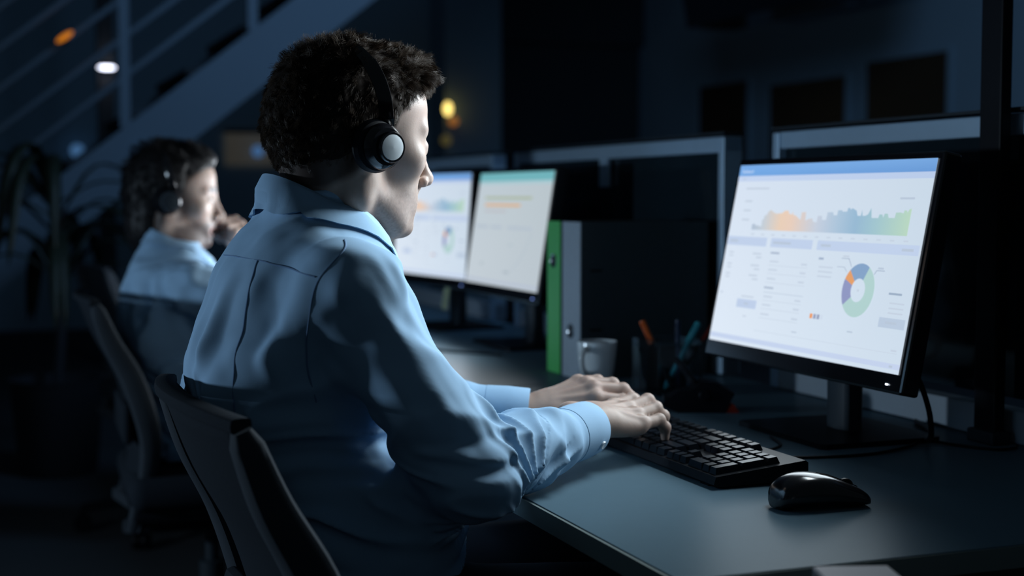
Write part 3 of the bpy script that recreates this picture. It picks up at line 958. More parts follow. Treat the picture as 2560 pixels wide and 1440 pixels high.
class Field:
    def __init__(s):
        s.ops = []
        s.o = np.zeros(3)
        s.M = np.eye(3)
    def frame(s, o=(0, 0, 0), M=np.eye(3)):
        s.o, s.M = np.array(o, float), np.array(M, float)      # columns of M: local axes in the room
    def W(s, p):
        return s.o + s.M @ np.array(p, float)
    def op(s, fn, lo, hi, k=0.0, mode='u'):
        s.ops.append((fn, np.array(lo, float), np.array(hi, float), k, mode))
    def cap(s, a, b, ra, rb=None, k=0.01, mode='u'):
        rb = ra if rb is None else rb
        a, b = s.W(a), s.W(b)
        ab = b - a
        L2 = ab @ ab + 1e-12
        def fn(P):
            t = np.clip(((P - a) @ ab) / L2, 0, 1)
            q = P - a - t[:, None] * ab
            return np.sqrt((q * q).sum(1)) - (ra + (rb - ra) * t)
        r = max(ra, rb)
        s.op(fn, np.minimum(a, b) - r, np.maximum(a, b) + r, k, mode)
    def chain(s, pts, rs, k=0.01, mode='u'):
        for i in range(len(pts) - 1):
            s.cap(pts[i], pts[i + 1], rs[i], rs[i + 1], k, mode)
    def ball(s, c, r, k=0.01, mode='u'):
        s.cap(c, np.array(c, float) + (0, 0, 1e-4), r, r, k, mode)
    def ell(s, c, r, k=0.01, mode='u', R=None):
        c = s.W(c)
        A = s.M if R is None else s.M @ np.array(R)
        r = np.array(r, float)
        def fn(P):
            q = (P - c) @ A
            k0 = np.sqrt(((q / r) ** 2).sum(1)) + 1e-9
            k1 = np.sqrt(((q / (r * r)) ** 2).sum(1)) + 1e-9
            return k0 * (k0 - 1) / k1
        m = r.max()
        s.op(fn, c - m, c + m, k, mode)
    def mesh(s, lo, hi, h, B=8):
        lo, hi = np.array(lo, float), np.array(hi, float)
        # every shape reaches as far as the widest later blend
        far = 0.09 if any(q[4] == "d" for q in s.ops) else 0.020
        ops, kk = [], 0.0
        for fn, a, b, k, mode in reversed(s.ops):
            kk = max(kk, k)
            ops.append((fn, a - kk - far, b + kk + far, k, mode))
        ops.reverse()
        nb = np.ceil((hi - lo) / (B * h)).astype(int)
        g = np.stack(np.meshgrid(*[np.arange(n) for n in nb], indexing='ij'), -1).reshape(-1, 3)
        cen = lo + (g + 0.5) * B * h
        D = np.full(len(cen), 1.0)
        hb = B * h * 0.5
        for fn, a, b, k, mode in ops:
            m = np.all((cen > a - 3 * hb) & (cen < b + 3 * hb), axis=1)
            if m.any():
                D[m] = s._ap(D[m], fn, cen[m], k, mode)
        act = g[np.abs(D) < hb * 1.7321 * 2.0 + 0.014]
        off = np.stack(np.meshgrid(*[np.arange(B + 1)] * 3, indexing='ij'), -1).reshape(-1, 3)
        n1 = B + 1
        NY, NZ = nb[1] * B + 4, nb[2] * B + 4
        keyf = lambda c: ((c[..., 0] + 1) * NY + c[..., 1] + 1) * NZ + c[..., 2] + 1
        ids, pos, Q = [], [], []
        CH_ = 700
        for c0 in range(0, len(act), CH_):
            bl = act[c0:c0 + CH_]
            nbk = len(bl)
            base = lo + bl * B * h
            Dv = np.full((nbk, n1 ** 3), 1.0)
            for fn, a, b, k, mode in ops:
                m = np.all((base + B * h > a) & (base < b), axis=1)
                if m.any():
                    P = (base[m][:, None, :] + off[None] * h).reshape(-1, 3)
                    Dv[m] = s._ap(Dv[m].ravel(), fn, P, k, mode).reshape(-1, n1 ** 3)
            G = Dv.reshape(nbk, n1, n1, n1)
            S = G < 0
            cs = np.zeros((nbk, B, B, B), dtype=np.int8)
            for dx in (0, 1):
                for dy in (0, 1):
                    for dz in (0, 1):
                        cs += S[:, dx:dx + B, dy:dy + B, dz:dz + B]
            bi, xi, yi, zi = np.nonzero((cs > 0) & (cs < 8))
            if len(bi) == 0:
                continue
            cell = bl[bi] * B + np.stack((xi, yi, zi), -1)
            acc = np.zeros((len(bi), 3))
            cnt = np.zeros(len(bi))
            for ax in range(3):
                o1, o2 = [q for q in range(3) if q != ax]
                for i in (0, 1):
                    for j in (0, 1):
                        p0 = [0, 0, 0]
                        p0[o1], p0[o2] = i, j
                        p1 = list(p0)
                        p1[ax] = 1
                        d0 = G[bi, xi + p0[0], yi + p0[1], zi + p0[2]]
                        d1 = G[bi, xi + p1[0], yi + p1[1], zi + p1[2]]
                        m = (d0 < 0) != (d1 < 0)
                        t = np.where(m, d0 / np.where(m, d0 - d1, 1), 0)
                        v = np.zeros((len(bi), 3))
                        v[:, o1], v[:, o2], v[:, ax] = i, j, t
                        acc += np.where(m[:, None], v, 0)
                        cnt += m
            ids.append(keyf(cell))
            pos.append(lo + (cell + acc / cnt[:, None]) * h)
            for ax in range(3):
                sl0 = [slice(None)] + [slice(0, B)] * 3
                sl1 = list(sl0)
                sl1[ax + 1] = slice(1, B + 1)
                a0, a1 = S[tuple(sl0)], S[tuple(sl1)]
                for flip, m in ((False, a0 & ~a1), (True, ~a0 & a1)):
                    bi2, x2, y2, z2 = np.nonzero(m)
                    if len(bi2) == 0:
                        continue
                    c = bl[bi2] * B + np.stack((x2, y2, z2), -1)
                    o1, o2 = (ax + 1) % 3, (ax + 2) % 3
                    e1, e2 = np.zeros(3, int), np.zeros(3, int)
                    e1[o1] = 1
                    e2[o2] = 1
                    q = np.stack((keyf(c), keyf(c - e1), keyf(c - e1 - e2), keyf(c - e2)), -1)
                    Q.append(q[:, ::-1] if flip else q)
        ids = np.concatenate(ids)
        pos = np.concatenate(pos)
        o = np.argsort(ids)
        ids, pos = ids[o], pos[o]
        Q = np.concatenate(Q)
        J = np.searchsorted(ids, Q).clip(0, len(ids) - 1)
        J = J[(ids[J] == Q).all(1)]
        return pos, J
    @staticmethod
    def _ap(D, fn, P, k, mode):
        if mode == 'u':
            return smin(D, fn(P), k)
        if mode == 's':
            return smax(D, -fn(P), k)
        if mode == 'i':
            return smax(D, fn(P), k)
        return fn(P, D)

def relax(V, Q, it=2, lam=0.5):
    e = np.concatenate((Q[:, [0, 1]], Q[:, [1, 2]], Q[:, [2, 3]], Q[:, [3, 0]]))
    cnt = np.bincount(e[:, 0], minlength=len(V)) + np.bincount(e[:, 1], minlength=len(V))
    cnt = np.maximum(cnt, 1)[:, None]
    for k in range(it):
        for l in (lam, -lam * 1.03):
            A = np.zeros_like(V)
            for c in range(3):
                A[:, c] = np.bincount(e[:, 0], V[e[:, 1], c], len(V)) + np.bincount(e[:, 1], V[e[:, 0], c], len(V))
            V = V + l * (A / cnt - V)
    return V

def quads(name, V, Q, m, parent=None, tint=None):
    me = bpy.data.meshes.new(name)
    n, k = len(V), len(Q)
    me.vertices.add(n)
    me.vertices.foreach_set('co', np.ascontiguousarray(V, dtype=np.float32).ravel())
    me.loops.add(4 * k)
    me.loops.foreach_set('vertex_index', np.ascontiguousarray(Q, dtype=np.int32).ravel())
    me.polygons.add(k)
    me.polygons.foreach_set('loop_start', np.arange(0, 4 * k, 4, dtype=np.int32))
    me.update(calc_edges=True)
    me.validate()
    if tint is not None:
        a = me.color_attributes.new('tint', 'FLOAT_COLOR', 'POINT')
        a.data.foreach_set('color', np.concatenate((tint, np.ones((n, 1))), 1).astype(np.float32).ravel())
    return link(name, me, m, parent, True)

def largest(V, Q):
    lab = np.arange(len(V))
    while True:
        m = lab[Q].min(1)
        new = lab.copy()
        for k in range(4):
            np.minimum.at(new, Q[:, k], m)
        new = new[new]
        if (new == lab).all():
            break
        lab = new
    big = np.bincount(lab).argmax()
    keep = lab == big
    idx = np.cumsum(keep) - 1
    q = Q[keep[Q[:, 0]]]
    return V[keep], idx[q]
# ================================================================== people
def unit(v):
    v = np.array(v, float)
    return v / np.linalg.norm(v)
def head_axes(yaw, pitch, roll=0.0):
    y, p, r = (math.radians(q) for q in (yaw, pitch, roll))
    f = np.array((math.cos(y) * math.cos(p), math.sin(y) * math.cos(p), -math.sin(p)))
    l = np.array((-math.sin(y), math.cos(y), 0.0))
    u = np.cross(f, l)
    l2 = l * math.cos(r) + u * math.sin(r)
    return np.stack((f, l2, np.cross(f, l2)), 1)

def head_ops(F, o, M, mouth=0.0):
    F.frame(o, M)
    F.ell((-.018, 0, .036), (.094, .075, .082), 0)
    F.ell((-.050, 0, -.002), (.058, .061, .066), .03)
    F.ell((.036, 0, .040), (.052, .060, .060), .03)
    F.ell((.034, 0, -.020), (.054, .060, .056), .02)
    F.ell((.046, 0, -.056), (.040, .042, .045), .02)
    F.ell((.020, 0, -.074), (.056, .044, .034), .025)
    for s in (-1, 1):
        F.chain([(-.012, s * .061, -.008), (-.014, s * .055, -.058), (.054, s * .022, -.100)], [.013, .015, .017], .02)
        F.ball((.057, s * .046, -.019), .017, .02)
        F.cap((.083, s * .011, .021), (.066, s * .047, .019), .0088, .0085, .015)
    F.ell((.074, 0, -.103), (.018, .021, .015), .015)
    for s in (-1, 1):
        F.ell((.036, s * .046, .002), (.022, .0160, .030), .014)
    for s in (-1, 1):
        F.ball((.099, s * .032, -.001), .0165, .012, 's')
        F.ball((.0735, s * .0315, -.002), .0142, .003)
        F.ell((.090, s * .0325, -.0035), (.008, .0115, .0046), .002, 's')
    F.cap((.086, 0, .010), (.106, 0, -.034), .0072, .0088, .012)
    F.ball((.1090, 0, -.038), .0088, .008)
    for s in (-1, 1):
        F.ball((.0975, s * .0120, -.043), .0070, .007)
    F.cap((.096, 0, -.049), (.090, 0, -.064), .005, .006, .008)
    F.ell((.073, 0, -.075), (.017, .027, .021), .014)
    for s in (-1, 1):
        F.cap((.0895, s * .003, -.0685 + mouth * .3), (.0775, s * .023, -.0745), .0050, .0028, .004)
        F.cap((.0880, s * .002, -.0805 - mouth), (.0770, s * .021, -.0765), .0056, .0028, .004)
    F.cap((.0935, -.003, -.0745), (.0785, -.024, -.0755), .0014 + mouth * .3, .001, .002, 's')
    F.cap((.0935, .003, -.0745), (.0785, .024, -.0755), .0014 + mouth * .3, .001, .002, 's')
    if mouth:
        F.ell((.090, 0, -.0755 - mouth * .3), (.014, .013, .003 + mouth * .6), .003, 's')
    for s in (-1, 1):
        F.ell((.1040, s * .0066, -.0485), (.0055, .0034, .0050), .0015, 's')
        F.ell((-.026, s * .075, -.010), (.017, .0075, .031), .006)
        F.ell((-.022, s * .083, -.007), (.009, .006, .016), .003, 's')

def neck_ops(F, o, M, base, r=.057):
    F.frame()
    W = lambda p: np.array(o) + M @ np.array(p, float)
    a = W((-.030, 0, -.045))
    b = np.array(base, float)
    F.cap(a, b + np.array((.008, 0, 0)), r, r - .003, .025)
    F.cap(W((.005, 0, -.085)), b + M[:, 0] * .030, .030, .040, .03)
    for s in (-1, 1):
        F.chain([W((-.026, s * .060, -.045)), W((-.022, s * .060, -.075)), b + M[:, 0] * .052 + M[:, 1] * s * .022], [.012, .013, .011], .014)
    F.ell(W((.045, 0, -.128)), (.014, .014, .014), .02)

def hand_ops(F, wrist, dx, up, side, sc_=1.0, flex=(0, 35, 28), spread=3.0, fl=None, thumb=(0, 0)):
    """side +1: thumb on the +y side (right hand, palm down)"""
    x = unit(dx)
    z = np.array(up, float)
    z = unit(z - x * (z @ x))
    y = np.cross(z, x) * side
    M = np.stack((x, y, z), 1) * sc_
    F.frame(wrist, M)
    k = .009
    mc = [(.090, .027, .001), (.094, .0065, .004), (.088, -.014, .002), (.079, -.033, -.003)]
    ln = [(.043, .026, .021), (.047, .030, .022), (.043, .028, .022), (.034, .021, .020)]
    rd = [.0102, .0104, .0099, .0091]
    base = [(.012, .014, -.002), (.014, .004, .001), (.014, -.006, 0), (.012, -.015, -.003)]
    F.cap((-.03, .012, 0), (.02, .012, -.002), .0195 * sc_, .0170 * sc_, .012)
    F.cap((-.03, -.012, 0), (.02, -.012, -.002), .0195 * sc_, .0165 * sc_, .012)
    for i in range(4):
        F.cap(base[i], (mc[i][0] - .006, mc[i][1], mc[i][2] - .004), .0135 * sc_, (rd[i] + .0022) * sc_, .012)
    F.ell((.050, -.002, -.012), (.045, .034, .013), .012)
    F.cap((.020, .022, -.010), (.050, .034, -.014), .015 * sc_, .0135 * sc_, .014)
    nails = []
    tips = []
    for i in range(4):
        fx = fl[i] if fl else flex
        a = 0.0
        az = math.radians(spread * (1.2 - 0.9 * i) + (0 if i < 3 else -3))
        p = np.array(mc[i], float)
        F.ball(p + (0, 0, .0015), (rd[i] + .0012) * sc_, .007)
        r = rd[i]
        for j in range(3):
            a += math.radians(fx[j])
            d = np.array((math.cos(a) * math.cos(az), math.cos(a) * math.sin(az), -math.sin(a)))
            q = p + d * ln[i][j]
            r2 = r * (.93, .90, .80)[j]
            F.cap(p, q - d * (r2 * .6 if j == 2 else 0), r * sc_, r2 * sc_, .0035)
            if j < 2:
                F.ball(q + (0, 0, .0006), r2 * 1.07 * sc_, .003)
            p, r = q, r2
        n = np.array((math.sin(a) * math.cos(az), math.sin(a) * math.sin(az), math.cos(a)))
        nails.append((F.W(p - d * .0085 + n * r * .72), M @ d / sc_, M @ n / sc_, r * sc_))
        tips.append(F.W(p))
    # extensor tendons
    for i in range(4):
        F.cap((.028, base[i][1] * .8, .0125), (mc[i][0] - .006, mc[i][1], mc[i][2] + .0075), .0022 * sc_, .0026 * sc_, .006)
    t0, t1 = math.radians(thumb[0]), math.radians(thumb[1])
    T = [np.array((.028, .024, -.010)), np.array((.058, .044, -.020))]
    d = unit((math.cos(.35 - t0), math.sin(.35 - t0) * .55, -.34))
    T.append(T[1] + d * .034)
    d2 = unit((math.cos(.05 - t1), math.sin(.05 - t1) * .6, -.45))
    T.append(T[2] + d2 * .024)
    F.chain(T, [q * sc_ for q in (.0145, .0115, .0105, .0085)], .005)
    F.ball(T[2], .0110 * sc_, .003)
    return nails, tips

def torso_fn(sec, yaw, shrink=0.0, ex=2.5):
    S = spline(sec, 8)
    S = S[np.argsort(S[:, 0])]
    z = S[:, 0]
    c, s = math.cos(math.radians(yaw)), math.sin(math.radians(yaw))
    def fn(P):
        cx, cy = np.interp(P[:, 2], z, S[:, 1]), np.interp(P[:, 2], z, S[:, 2])
        a = np.interp(P[:, 2], z, S[:, 3]) - shrink
        b = np.interp(P[:, 2], z, S[:, 4]) - shrink
        dx, dy = P[:, 0] - cx, P[:, 1] - cy
        v = np.abs(dx * c + dy * s)
        u = np.abs(-dx * s + dy * c)
        q = ((u / a) ** ex + (v / b) ** ex) ** (1 / ex)
        d = (q - 1) * np.minimum(a, b)
        return np.maximum(d, np.maximum(P[:, 2] - z[-1], z[0] - P[:, 2]))
    lo = (S[:, 1].min() - .25, S[:, 2].min() - .25, z[0])
    hi = (S[:, 1].max() + .25, S[:, 2].max() + .25, z[-1])
    return fn, lo, hi

def crest(u):
    return 1.14 - np.sqrt(np.sin(PI * u) ** 2 + .03)

def surf(bvh, o, d):
    h = bvh.ray_cast(Vector(o), Vector(d))
    return None if h[0] is None else (np.array(h[0]), np.array(h[1]))

def make_cuff(name, a, b, r, parent, oval=(1.0, 1.0)):
    """open double-walled cuff from a to b"""
    a, b = np.array(a, float), np.array(b, float)
    L = np.linalg.norm(b - a)
    m = MB()
    m.lathe([(r * .93, 0.0), (r, .002), (r * 1.02, L * .5), (r * .985, L - .002), (r * .965, L), (r * .93, L - .002), (r * .95, L * .5), (r * .90, L * .3)], a, b - a, 40, up=(0, 0, 1))
    return m.build(name, M_SHIRT, parent)

def collar(name, c, yaw, rf, rl, tilt, h_back, h_front, leaf_b, leaf_f, parent, bvh, gap=0.20, splay=0.010):
    """turned-down shirt collar round the neck; c is the centre of the fold line"""
    cy, sy = math.cos(math.radians(yaw)), math.sin(math.radians(yaw))
    f = np.array((cy, sy, 0.0))
    l = np.array((-sy, cy, 0.0))
    tl = math.radians(tilt)
    n = 72
    rings = []
    for k in range(n + 1):
        ph = gap + (2 * PI - 2 * gap) * k / n          # 0 is the throat
        w = 0.5 + 0.5 * math.cos(ph)                   # 1 at the front
        w4 = w ** 1.1
        top = np.array(c) + f * (rf * math.cos(ph)) + l * (rl * math.sin(ph)) + np.array((0, 0, -math.tan(tl) * rf * math.cos(ph)))
        out = unit(f * math.cos(ph) / rf + l * math.sin(ph) / rl)
        hs = h_back + (h_front - h_back) * w
        lf = leaf_b + (leaf_f - leaf_b) * w4
        wob = .0016 * math.sin(7 * ph + 1) + .001 * math.sin(13 * ph)
        dn = np.array((0, 0, -1.0)) - f * 0.06 * (1 - w)
        prof = [top + dn * hs + out * -.0035, top + dn * hs * .4 + out * -.0030, top + out * -.0016 + np.array((0, 0, .0010)),
                top + out * .0010 + np.array((0, 0, .0016)), top + out * .0036 + dn * .003,
                top + out * (.0055 + splay * .35) + dn * lf * .35, top + out * (.007 + splay * .75 * (.10 + .90 * w) + wob) + dn * lf * .75, top + out * (.008 + splay * (.10 + .90 * w) + wob) + dn * lf,
                top + out * (.006 + splay * (.10 + .90 * w) + wob) + dn * (lf - .0005), top + out * (.004 + splay * .5) + dn * lf * .5, top + out * .0005 + dn * .006]
        rings.append(prof)
    m = len(rings[0])
    # the leaf lies on the cloth, never under it
    for r in rings:
        for j in range(4, m):
            lift = .0045 if j < 8 else .0022
            p = r[j]
            for _ in range(3):
                hit = bvh.find_nearest(Vector(p))
                if hit[0] is None:
                    break
                q, nn = np.array(hit[0]), np.array(hit[1])
                dd = (p - q) @ nn
                if dd >= lift:
                    break
                p = p + nn * (lift - dd)
            r[j] = p
    V = [p for r in rings for p in r]
    F = []
    for i in range(n):
        for j in range(m - 1):
            F.append((i * m + j, i * m + j + 1, (i + 1) * m + j + 1, (i + 1) * m + j))
    F.append(tuple(range(2, m)))
    F.append(tuple(n * m + j for j in range(2, m))[::-1])
    return MB().add(V, F).build(name, M_SHIRT, parent, True, 70)

def hair_strands(name, V, Nn, roots, o, M, length_fn, dir_fn, m, parent, n_guides, seg=6, jitter=.15, curl=.004, rad=.00028, clump=.75, seed=1):
    rng = np.random.default_rng(seed)
    R = V[roots]
    NR = Nn[roots]
    loc = (R - o) @ M
    gi = rng.choice(len(R), n_guides, replace=False)
    G = R[gi]
    # nearest guide of every strand
    near = np.empty(len(R), int)
    for i in range(0, len(R), 2000):
        near[i:i + 2000] = (((R[i:i + 2000, None, :] - G[None]) ** 2).sum(-1)).argmin(1)
    gl = loc[gi]
    gph = rng.uniform(0, 2 * PI, n_guides)
    gtw = rng.uniform(.5, 1.2, n_guides) * rng.choice((-1, 1), n_guides)
    gln = rng.uniform(.75, 1.2, n_guides)
    gjit = rng.normal(0, jitter, (n_guides, 3))
    L = length_fn(loc) * gln[near] * rng.uniform(.75, 1.1, len(R))
    D0 = NR @ M
    Dc = dir_fn(loc) + gjit[near] + rng.normal(0, .16, (len(R), 3))
    Dc /= np.linalg.norm(Dc, axis=1, keepdims=True)
    P = np.zeros((len(R), seg + 1, 3))
    pos = loc - D0 * .002 + rng.normal(0, .0009, loc.shape)
    P[:, 0] = pos
    t1 = np.cross(Dc, D0)
    t1 /= np.linalg.norm(t1, axis=1, keepdims=True) + 1e-9
    t2 = np.cross(D0, t1)
    cen = pos.copy()
    for i in range(1, seg + 1):
        t = i / seg
        wgt = np.clip(.35 + .9 * t, 0, 1)[None] if np.ndim(t) else min(1, .58 + .55 * t)
        d = D0 * (1 - wgt) * .8 + Dc * wgt
        d /= np.linalg.norm(d, axis=1, keepdims=True)
        cen = cen + d * (L / seg)[:, None]
        ph = gph[near] + gtw[near] * 5.0 * t * np.clip(L / .03, .3, 1.6)
        off = curl * np.clip(L / .03, .15, 1.3) * t
        P[:, i] = cen + t1 * (np.cos(ph) * off)[:, None] + t2 * (np.sin(ph) * off)[:, None]
    # draw strands towards their guide
    for i in range(1, seg + 1):
        gpos = P[gi, i]
        P[:, i] += (gpos[near] - P[:, i]) * (clump * (i / seg) ** 1.2) * .8
    Wd = o + P @ M.T
    T = np.gradient(Wd, axis=1)
    T /= np.linalg.norm(T, axis=2, keepdims=True) + 1e-9
    A = np.cross(T, np.array((.31, .52, .79)))
    A /= np.linalg.norm(A, axis=2, keepdims=True) + 1e-9
    B = np.cross(T, A)
    prof = rad * np.linspace(1.0, .35, seg + 1)[None, :, None]
    V3 = np.stack([Wd + (A * math.cos(q) + B * math.sin(q)) * prof for q in (0, 2.094, 4.189)], 2)      # n, seg+1, 3, 3
    n = len(R)
    idx = np.arange(n * (seg + 1) * 3).reshape(n, seg + 1, 3)
    Q = []
    for k in range(3):
        k2 = (k + 1) % 3
        Q.append(np.stack((idx[:, :-1, k], idx[:, :-1, k2], idx[:, 1:, k2], idx[:, 1:, k]), -1).reshape(-1, 4))
    return quads(name, V3.reshape(-1, 3), np.concatenate(Q), m, parent)

def normals(V, Q):
    n = np.cross(V[Q[:, 2]] - V[Q[:, 0]], V[Q[:, 3]] - V[Q[:, 1]])
    A = np.zeros_like(V)
    for k in range(4):
        for c in range(3):
            A[:, c] += np.bincount(Q[:, k], n[:, c], len(V))
    return A / (np.linalg.norm(A, axis=1, keepdims=True) + 1e-12)

DROP = [0.0]
def hairline(f):
    return -DROP[0] * np.clip((-.012 - f) / .03, 0, 1) + np.interp(f, [-.12, -.085, -.06, -.035, -.018, -.005, .012, .022, .045, .062, .075, .10], [-.070, -.078, -.070, -.050, -.030, -.030, -.016, .030, .052, .066, .073, .080])

def headset(label, o, M, mic, disc):
    t = thing('headset', label, 'headset', (0, 0, 0), 0, 'headsets worn at the desks')
    W = lambda p: np.array(o) + M @ np.array(p, float)
    al = math.radians(19)
    ca, sa = math.cos(al), math.sin(al)
    def B(y, h):           # plane of the band, leaning back
        return W((.003 - h * sa, y, -.010 + h * ca))
    arc = []
    for q in np.linspace(-PI / 2 - .52, PI / 2 + .52, 41):
        y, h = .0935 * math.sin(q), .058 + .075 * math.cos(q)
        arc.append(B(y, h))
    fw = M[:, 0] * ca + M[:, 2] * -sa
    wr = [.0072 if abs(q) > .9 else .0058 for q in np.linspace(-2.1, 2.1, 41)]
    MB().tube(arc, wr, 12, up=fw, sq=(.42, 1.25)).build('headband', M_GLOSS, t)
    for s in (-1, 1):
        c0 = W((-.019, s * .078, -.012))
        ax = M[:, 1] * s + M[:, 0] * .10 - M[:, 2] * .05
        e = MB().lathe([(.012, .000), (.029, .000), (.0325, .004), (.0330, .009), (.0300, .014), (.024, .016)], c0, ax, 32)
        e.build('ear_cushion', M_BLACK, t)
        c1 = c0 + unit(ax) * .013 + M[:, 0] * .004
        MB().lathe([(.027, .000), (.0285, .003), (.0280, .007), (.0245, .012), (.0225, .0145), (.0001, .0145)], c1, ax, 32).build('ear_cup', M_GLOSS, t)
        c2 = c1 + unit(ax) * .0130 + M[:, 0] * .004
        cp = MB().lathe([(.0190, .000), (.0193, .004), (.0180, .0062), (.0160, .0062)], c2, ax, 32).build('cap_ring', M_GLOSS, t)
        MB().lathe([(.0160, .0050), (.0154, .0064), (.010, .0074), (.0001, .0078)], c2, ax, 32).build('cap_disc', disc, cp)
        MB().tube([arc[2 if s < 0 else -3], arc[0 if s < 0 else -1], c1 + unit(ax) * .004 + M[:, 2] * .012], [.0085, .0090, .010], 12, up=fw, sq=(.5, 1.2)).build('yoke', M_GLOSS, t)
    MB().tube([B(0, .1350) - M[:, 1] * .012, B(0, .1355), B(0, .1350) + M[:, 1] * .012], .0052, 10, up=fw, sq=(.5, 1.2)).build('band_glint', M_SILVER, t)  # silver piece standing in for the white glint on the band
    if mic:
        P = spline([W((.0, .104, -.012)), W((.04, .100, -.035)), W((.085, .068, -.070)), W((.113, .030, -.080))], 6)
        MB().tube(P, .0022, 8).build('microphone_boom', M_BLACK, t)
        MB().tube([W((.110, .034, -.080)), W((.117, .018, -.080))], .0055, 12).build('microphone', M_BLACK, t)
    return t

def make_person(label, S):
    o, M = np.array(S['head'], float), head_axes(*S['turn'])
    h = S['h']
    DROP[0] = S.get('drop', 0.0)
    F = Field()
    head_ops(F, o, M, S.get('mouth', 0))
    neck_ops(F, o, M, S['neck'])
    F.frame()
    fn, lo, hi = torso_fn([(a, b, c, d, e) for a, b, c, d, e in S['torso'] if a < S['neck'][2] + .02], S['yaw'], .032)
    F.op(fn, lo, hi, .03)
    nails = []
    tips = []
    for q in ('R', 'L'):
        sh, el, wr = (np.array(S[k + q], float) for k in ('sh', 'el', 'wr'))
        F.frame()
        F.cap(np.array(S['neck']) - (0, 0, .045), sh - (0, 0, .012), .036, .040, .03)
        F.cap(sh, el, .046, .038, .02)
        F.cap(el, wr, .038, .022, .02)
        n, tp = hand_ops(F, **S['hand' + q])
        nails += n
        tips += tp
    F.frame()
    V, Q = F.mesh(*S['box'], h)
    V = relax(V, Q, 2)
    # colour of the skin itself: lips, stubble, knuckles, brows
    loc = (V - o) @ M
    tint = np.ones((len(V), 3))
    head = (loc[:, 2] > -.14) & (loc[:, 2] < .13) & (np.abs(loc[:, 1]) < .1) & (loc[:, 0] > -.14) & (loc[:, 0] < .13)
    ns = .5 + .5 * noise3(V * 900, 3)
    beard = np.clip((loc[:, 0] - (-.012)) / .02, 0, 1) * np.clip((-.046 - loc[:, 2] - .25 * np.clip(.055 - loc[:, 0], 0, .05)) / .018, 0, 1) * np.clip((loc[:, 2] + .135) / .02, 0, 1) * head
    must = np.exp(-((loc[:, 2] + .0625) / .006) ** 2) * (loc[:, 0] > .070) * (np.abs(loc[:, 1]) < .026) * head
    beard = np.maximum(beard, must)
    sb = np.exp(-((loc[:, 0] - .012) / .017) ** 2) * np.clip((.045 - loc[:, 2]) / .01, 0, 1) * np.clip((loc[:, 2] + .075) / .02, 0, 1) * (np.abs(loc[:, 1]) > .04) * head * S.get('sideburn', 0)
    beard = np.maximum(beard, sb)
    b = np.clip(beard * (S['stubble'][0] + S['stubble'][1] * ns), 0, .93)[:, None]
    tint = tint * (1 - b) + np.array((.16, .15, .17)) * b
    lip = np.clip(1 - np.abs(loc[:, 2] + .0745 + .0) / .0095, 0, 1) * (loc[:, 0] > .077) * (np.abs(loc[:, 1]) < .023) * head
    lp = np.clip(lip * 2.2, 0, .8)[:, None]
    tint = tint * (1 - lp) + np.array((.80, .50, .48)) * lp
    brow = np.exp(-((loc[:, 2] - .0235 + .12 * np.clip(np.abs(loc[:, 1]) - .036, 0, .03)) / .0050) ** 2) * np.clip((np.abs(loc[:, 1]) - .009) / .004, 0, 1) * np.clip((.053 - np.abs(loc[:, 1])) / .006, 0, 1) * (loc[:, 0] > .045) * head
    br = np.clip(brow * 1.6 * (.75 + .5 * ns), 0, .95)[:, None]
    tint = tint * (1 - br) + np.array((.035, .03, .03)) * br
    scalp = np.clip((loc[:, 2] - hairline(loc[:, 0]) + .004) / .012, 0, 1) * (loc[:, 2] > -.15) * (loc[:, 0] < .09) * head
    sp = (scalp * .88)[:, None]
    tint = tint * (1 - sp) + np.array((.09, .08, .08)) * sp
    red = np.clip(noise3(V * 45, 9) * .5 + .2, 0, 1)[:, None] * .12
    tint = tint * (1 - red * np.array((.15, .9, .9)))
    for p in S.get('knuckles', []):
        pass
    body = quads('person', V, Q, M_SKIN, None, np.clip(tint, 0, 1))
    tag(body, label, 'person')
    NV = normals(V, Q)
    # nails
    for i, (c, d, n, r) in enumerate(nails):
        bm_ = bmesh.new()
        bmesh.ops.create_uvsphere(bm_, u_segments=14, v_segments=8, radius=1.0)
        s_ = np.cross(n, d)
        A = np.stack((d * .0062, s_ * r * .66, n * .0016), 1)
        for v in bm_.verts:
            v.co = Vector(c + A @ np.array(v.co))
        me = bpy.data.meshes.new('fingernail')
        bm_.to_mesh(me)
        bm_.free()
        link('fingernail', me, mat('nail', (.62, .44, .38), .3), body)
    # eyes
    for s in (-1, 1):
        c = o + M @ np.array((.0735, s * .0315, -.002))
        e = MB().lathe([(.0128 * math.sin(q), -.0128 * math.cos(q)) for q in np.linspace(0, PI, 13)], c, M[:, 0], 24).build('eye', M_EYE, body)
        g = unit(M @ np.array((1, S.get('gaze', 0), -.08)))
        MB().lathe([(.0001, .01305), (.0030, .0129), (.0056, .01165), (.0057, .0112)], c, g, 20).build('iris', M_IRIS, e)
    # ---------------------------------------------------------------- hair
    hm = S['hair_mat']
    side = np.abs(loc[:, 1])
    reg = head & (loc[:, 2] > hairline(loc[:, 0])) & (loc[:, 0] < .10)
    ear = ((loc[:, 0] + .026) / .022) ** 2 + ((loc[:, 2] + .006) / .036) ** 2 < 1
    reg &= ~(ear & (side > .066))
    cand = np.nonzero(reg)[0]
    rng = np.random.default_rng(5)
    # cap of matted hair under the strands
    HF = Field()
    HF.frame(o, M)
    th = S['hair_cap']
    HF.ell((-.018, 0, .036), (.094 + th, .075 + th * .75, .082 + th), 0)
    HF.ell((-.050, 0, -.002), (.058 + th, .061 + th * .8, .066 + th * .7), .03)
    HF.ell((.036, 0, .044), (.052 + th * .5, .060 + th * .6, .060 + th * .8), .03)
    if DROP[0]:
        HF.ell((-.060, 0, -.078), (.046 + th, .055 + th, .072), .03)
    if S['quiff']:
        HF.ell((.060, 0, .092), (.038, .052, .024), .02)
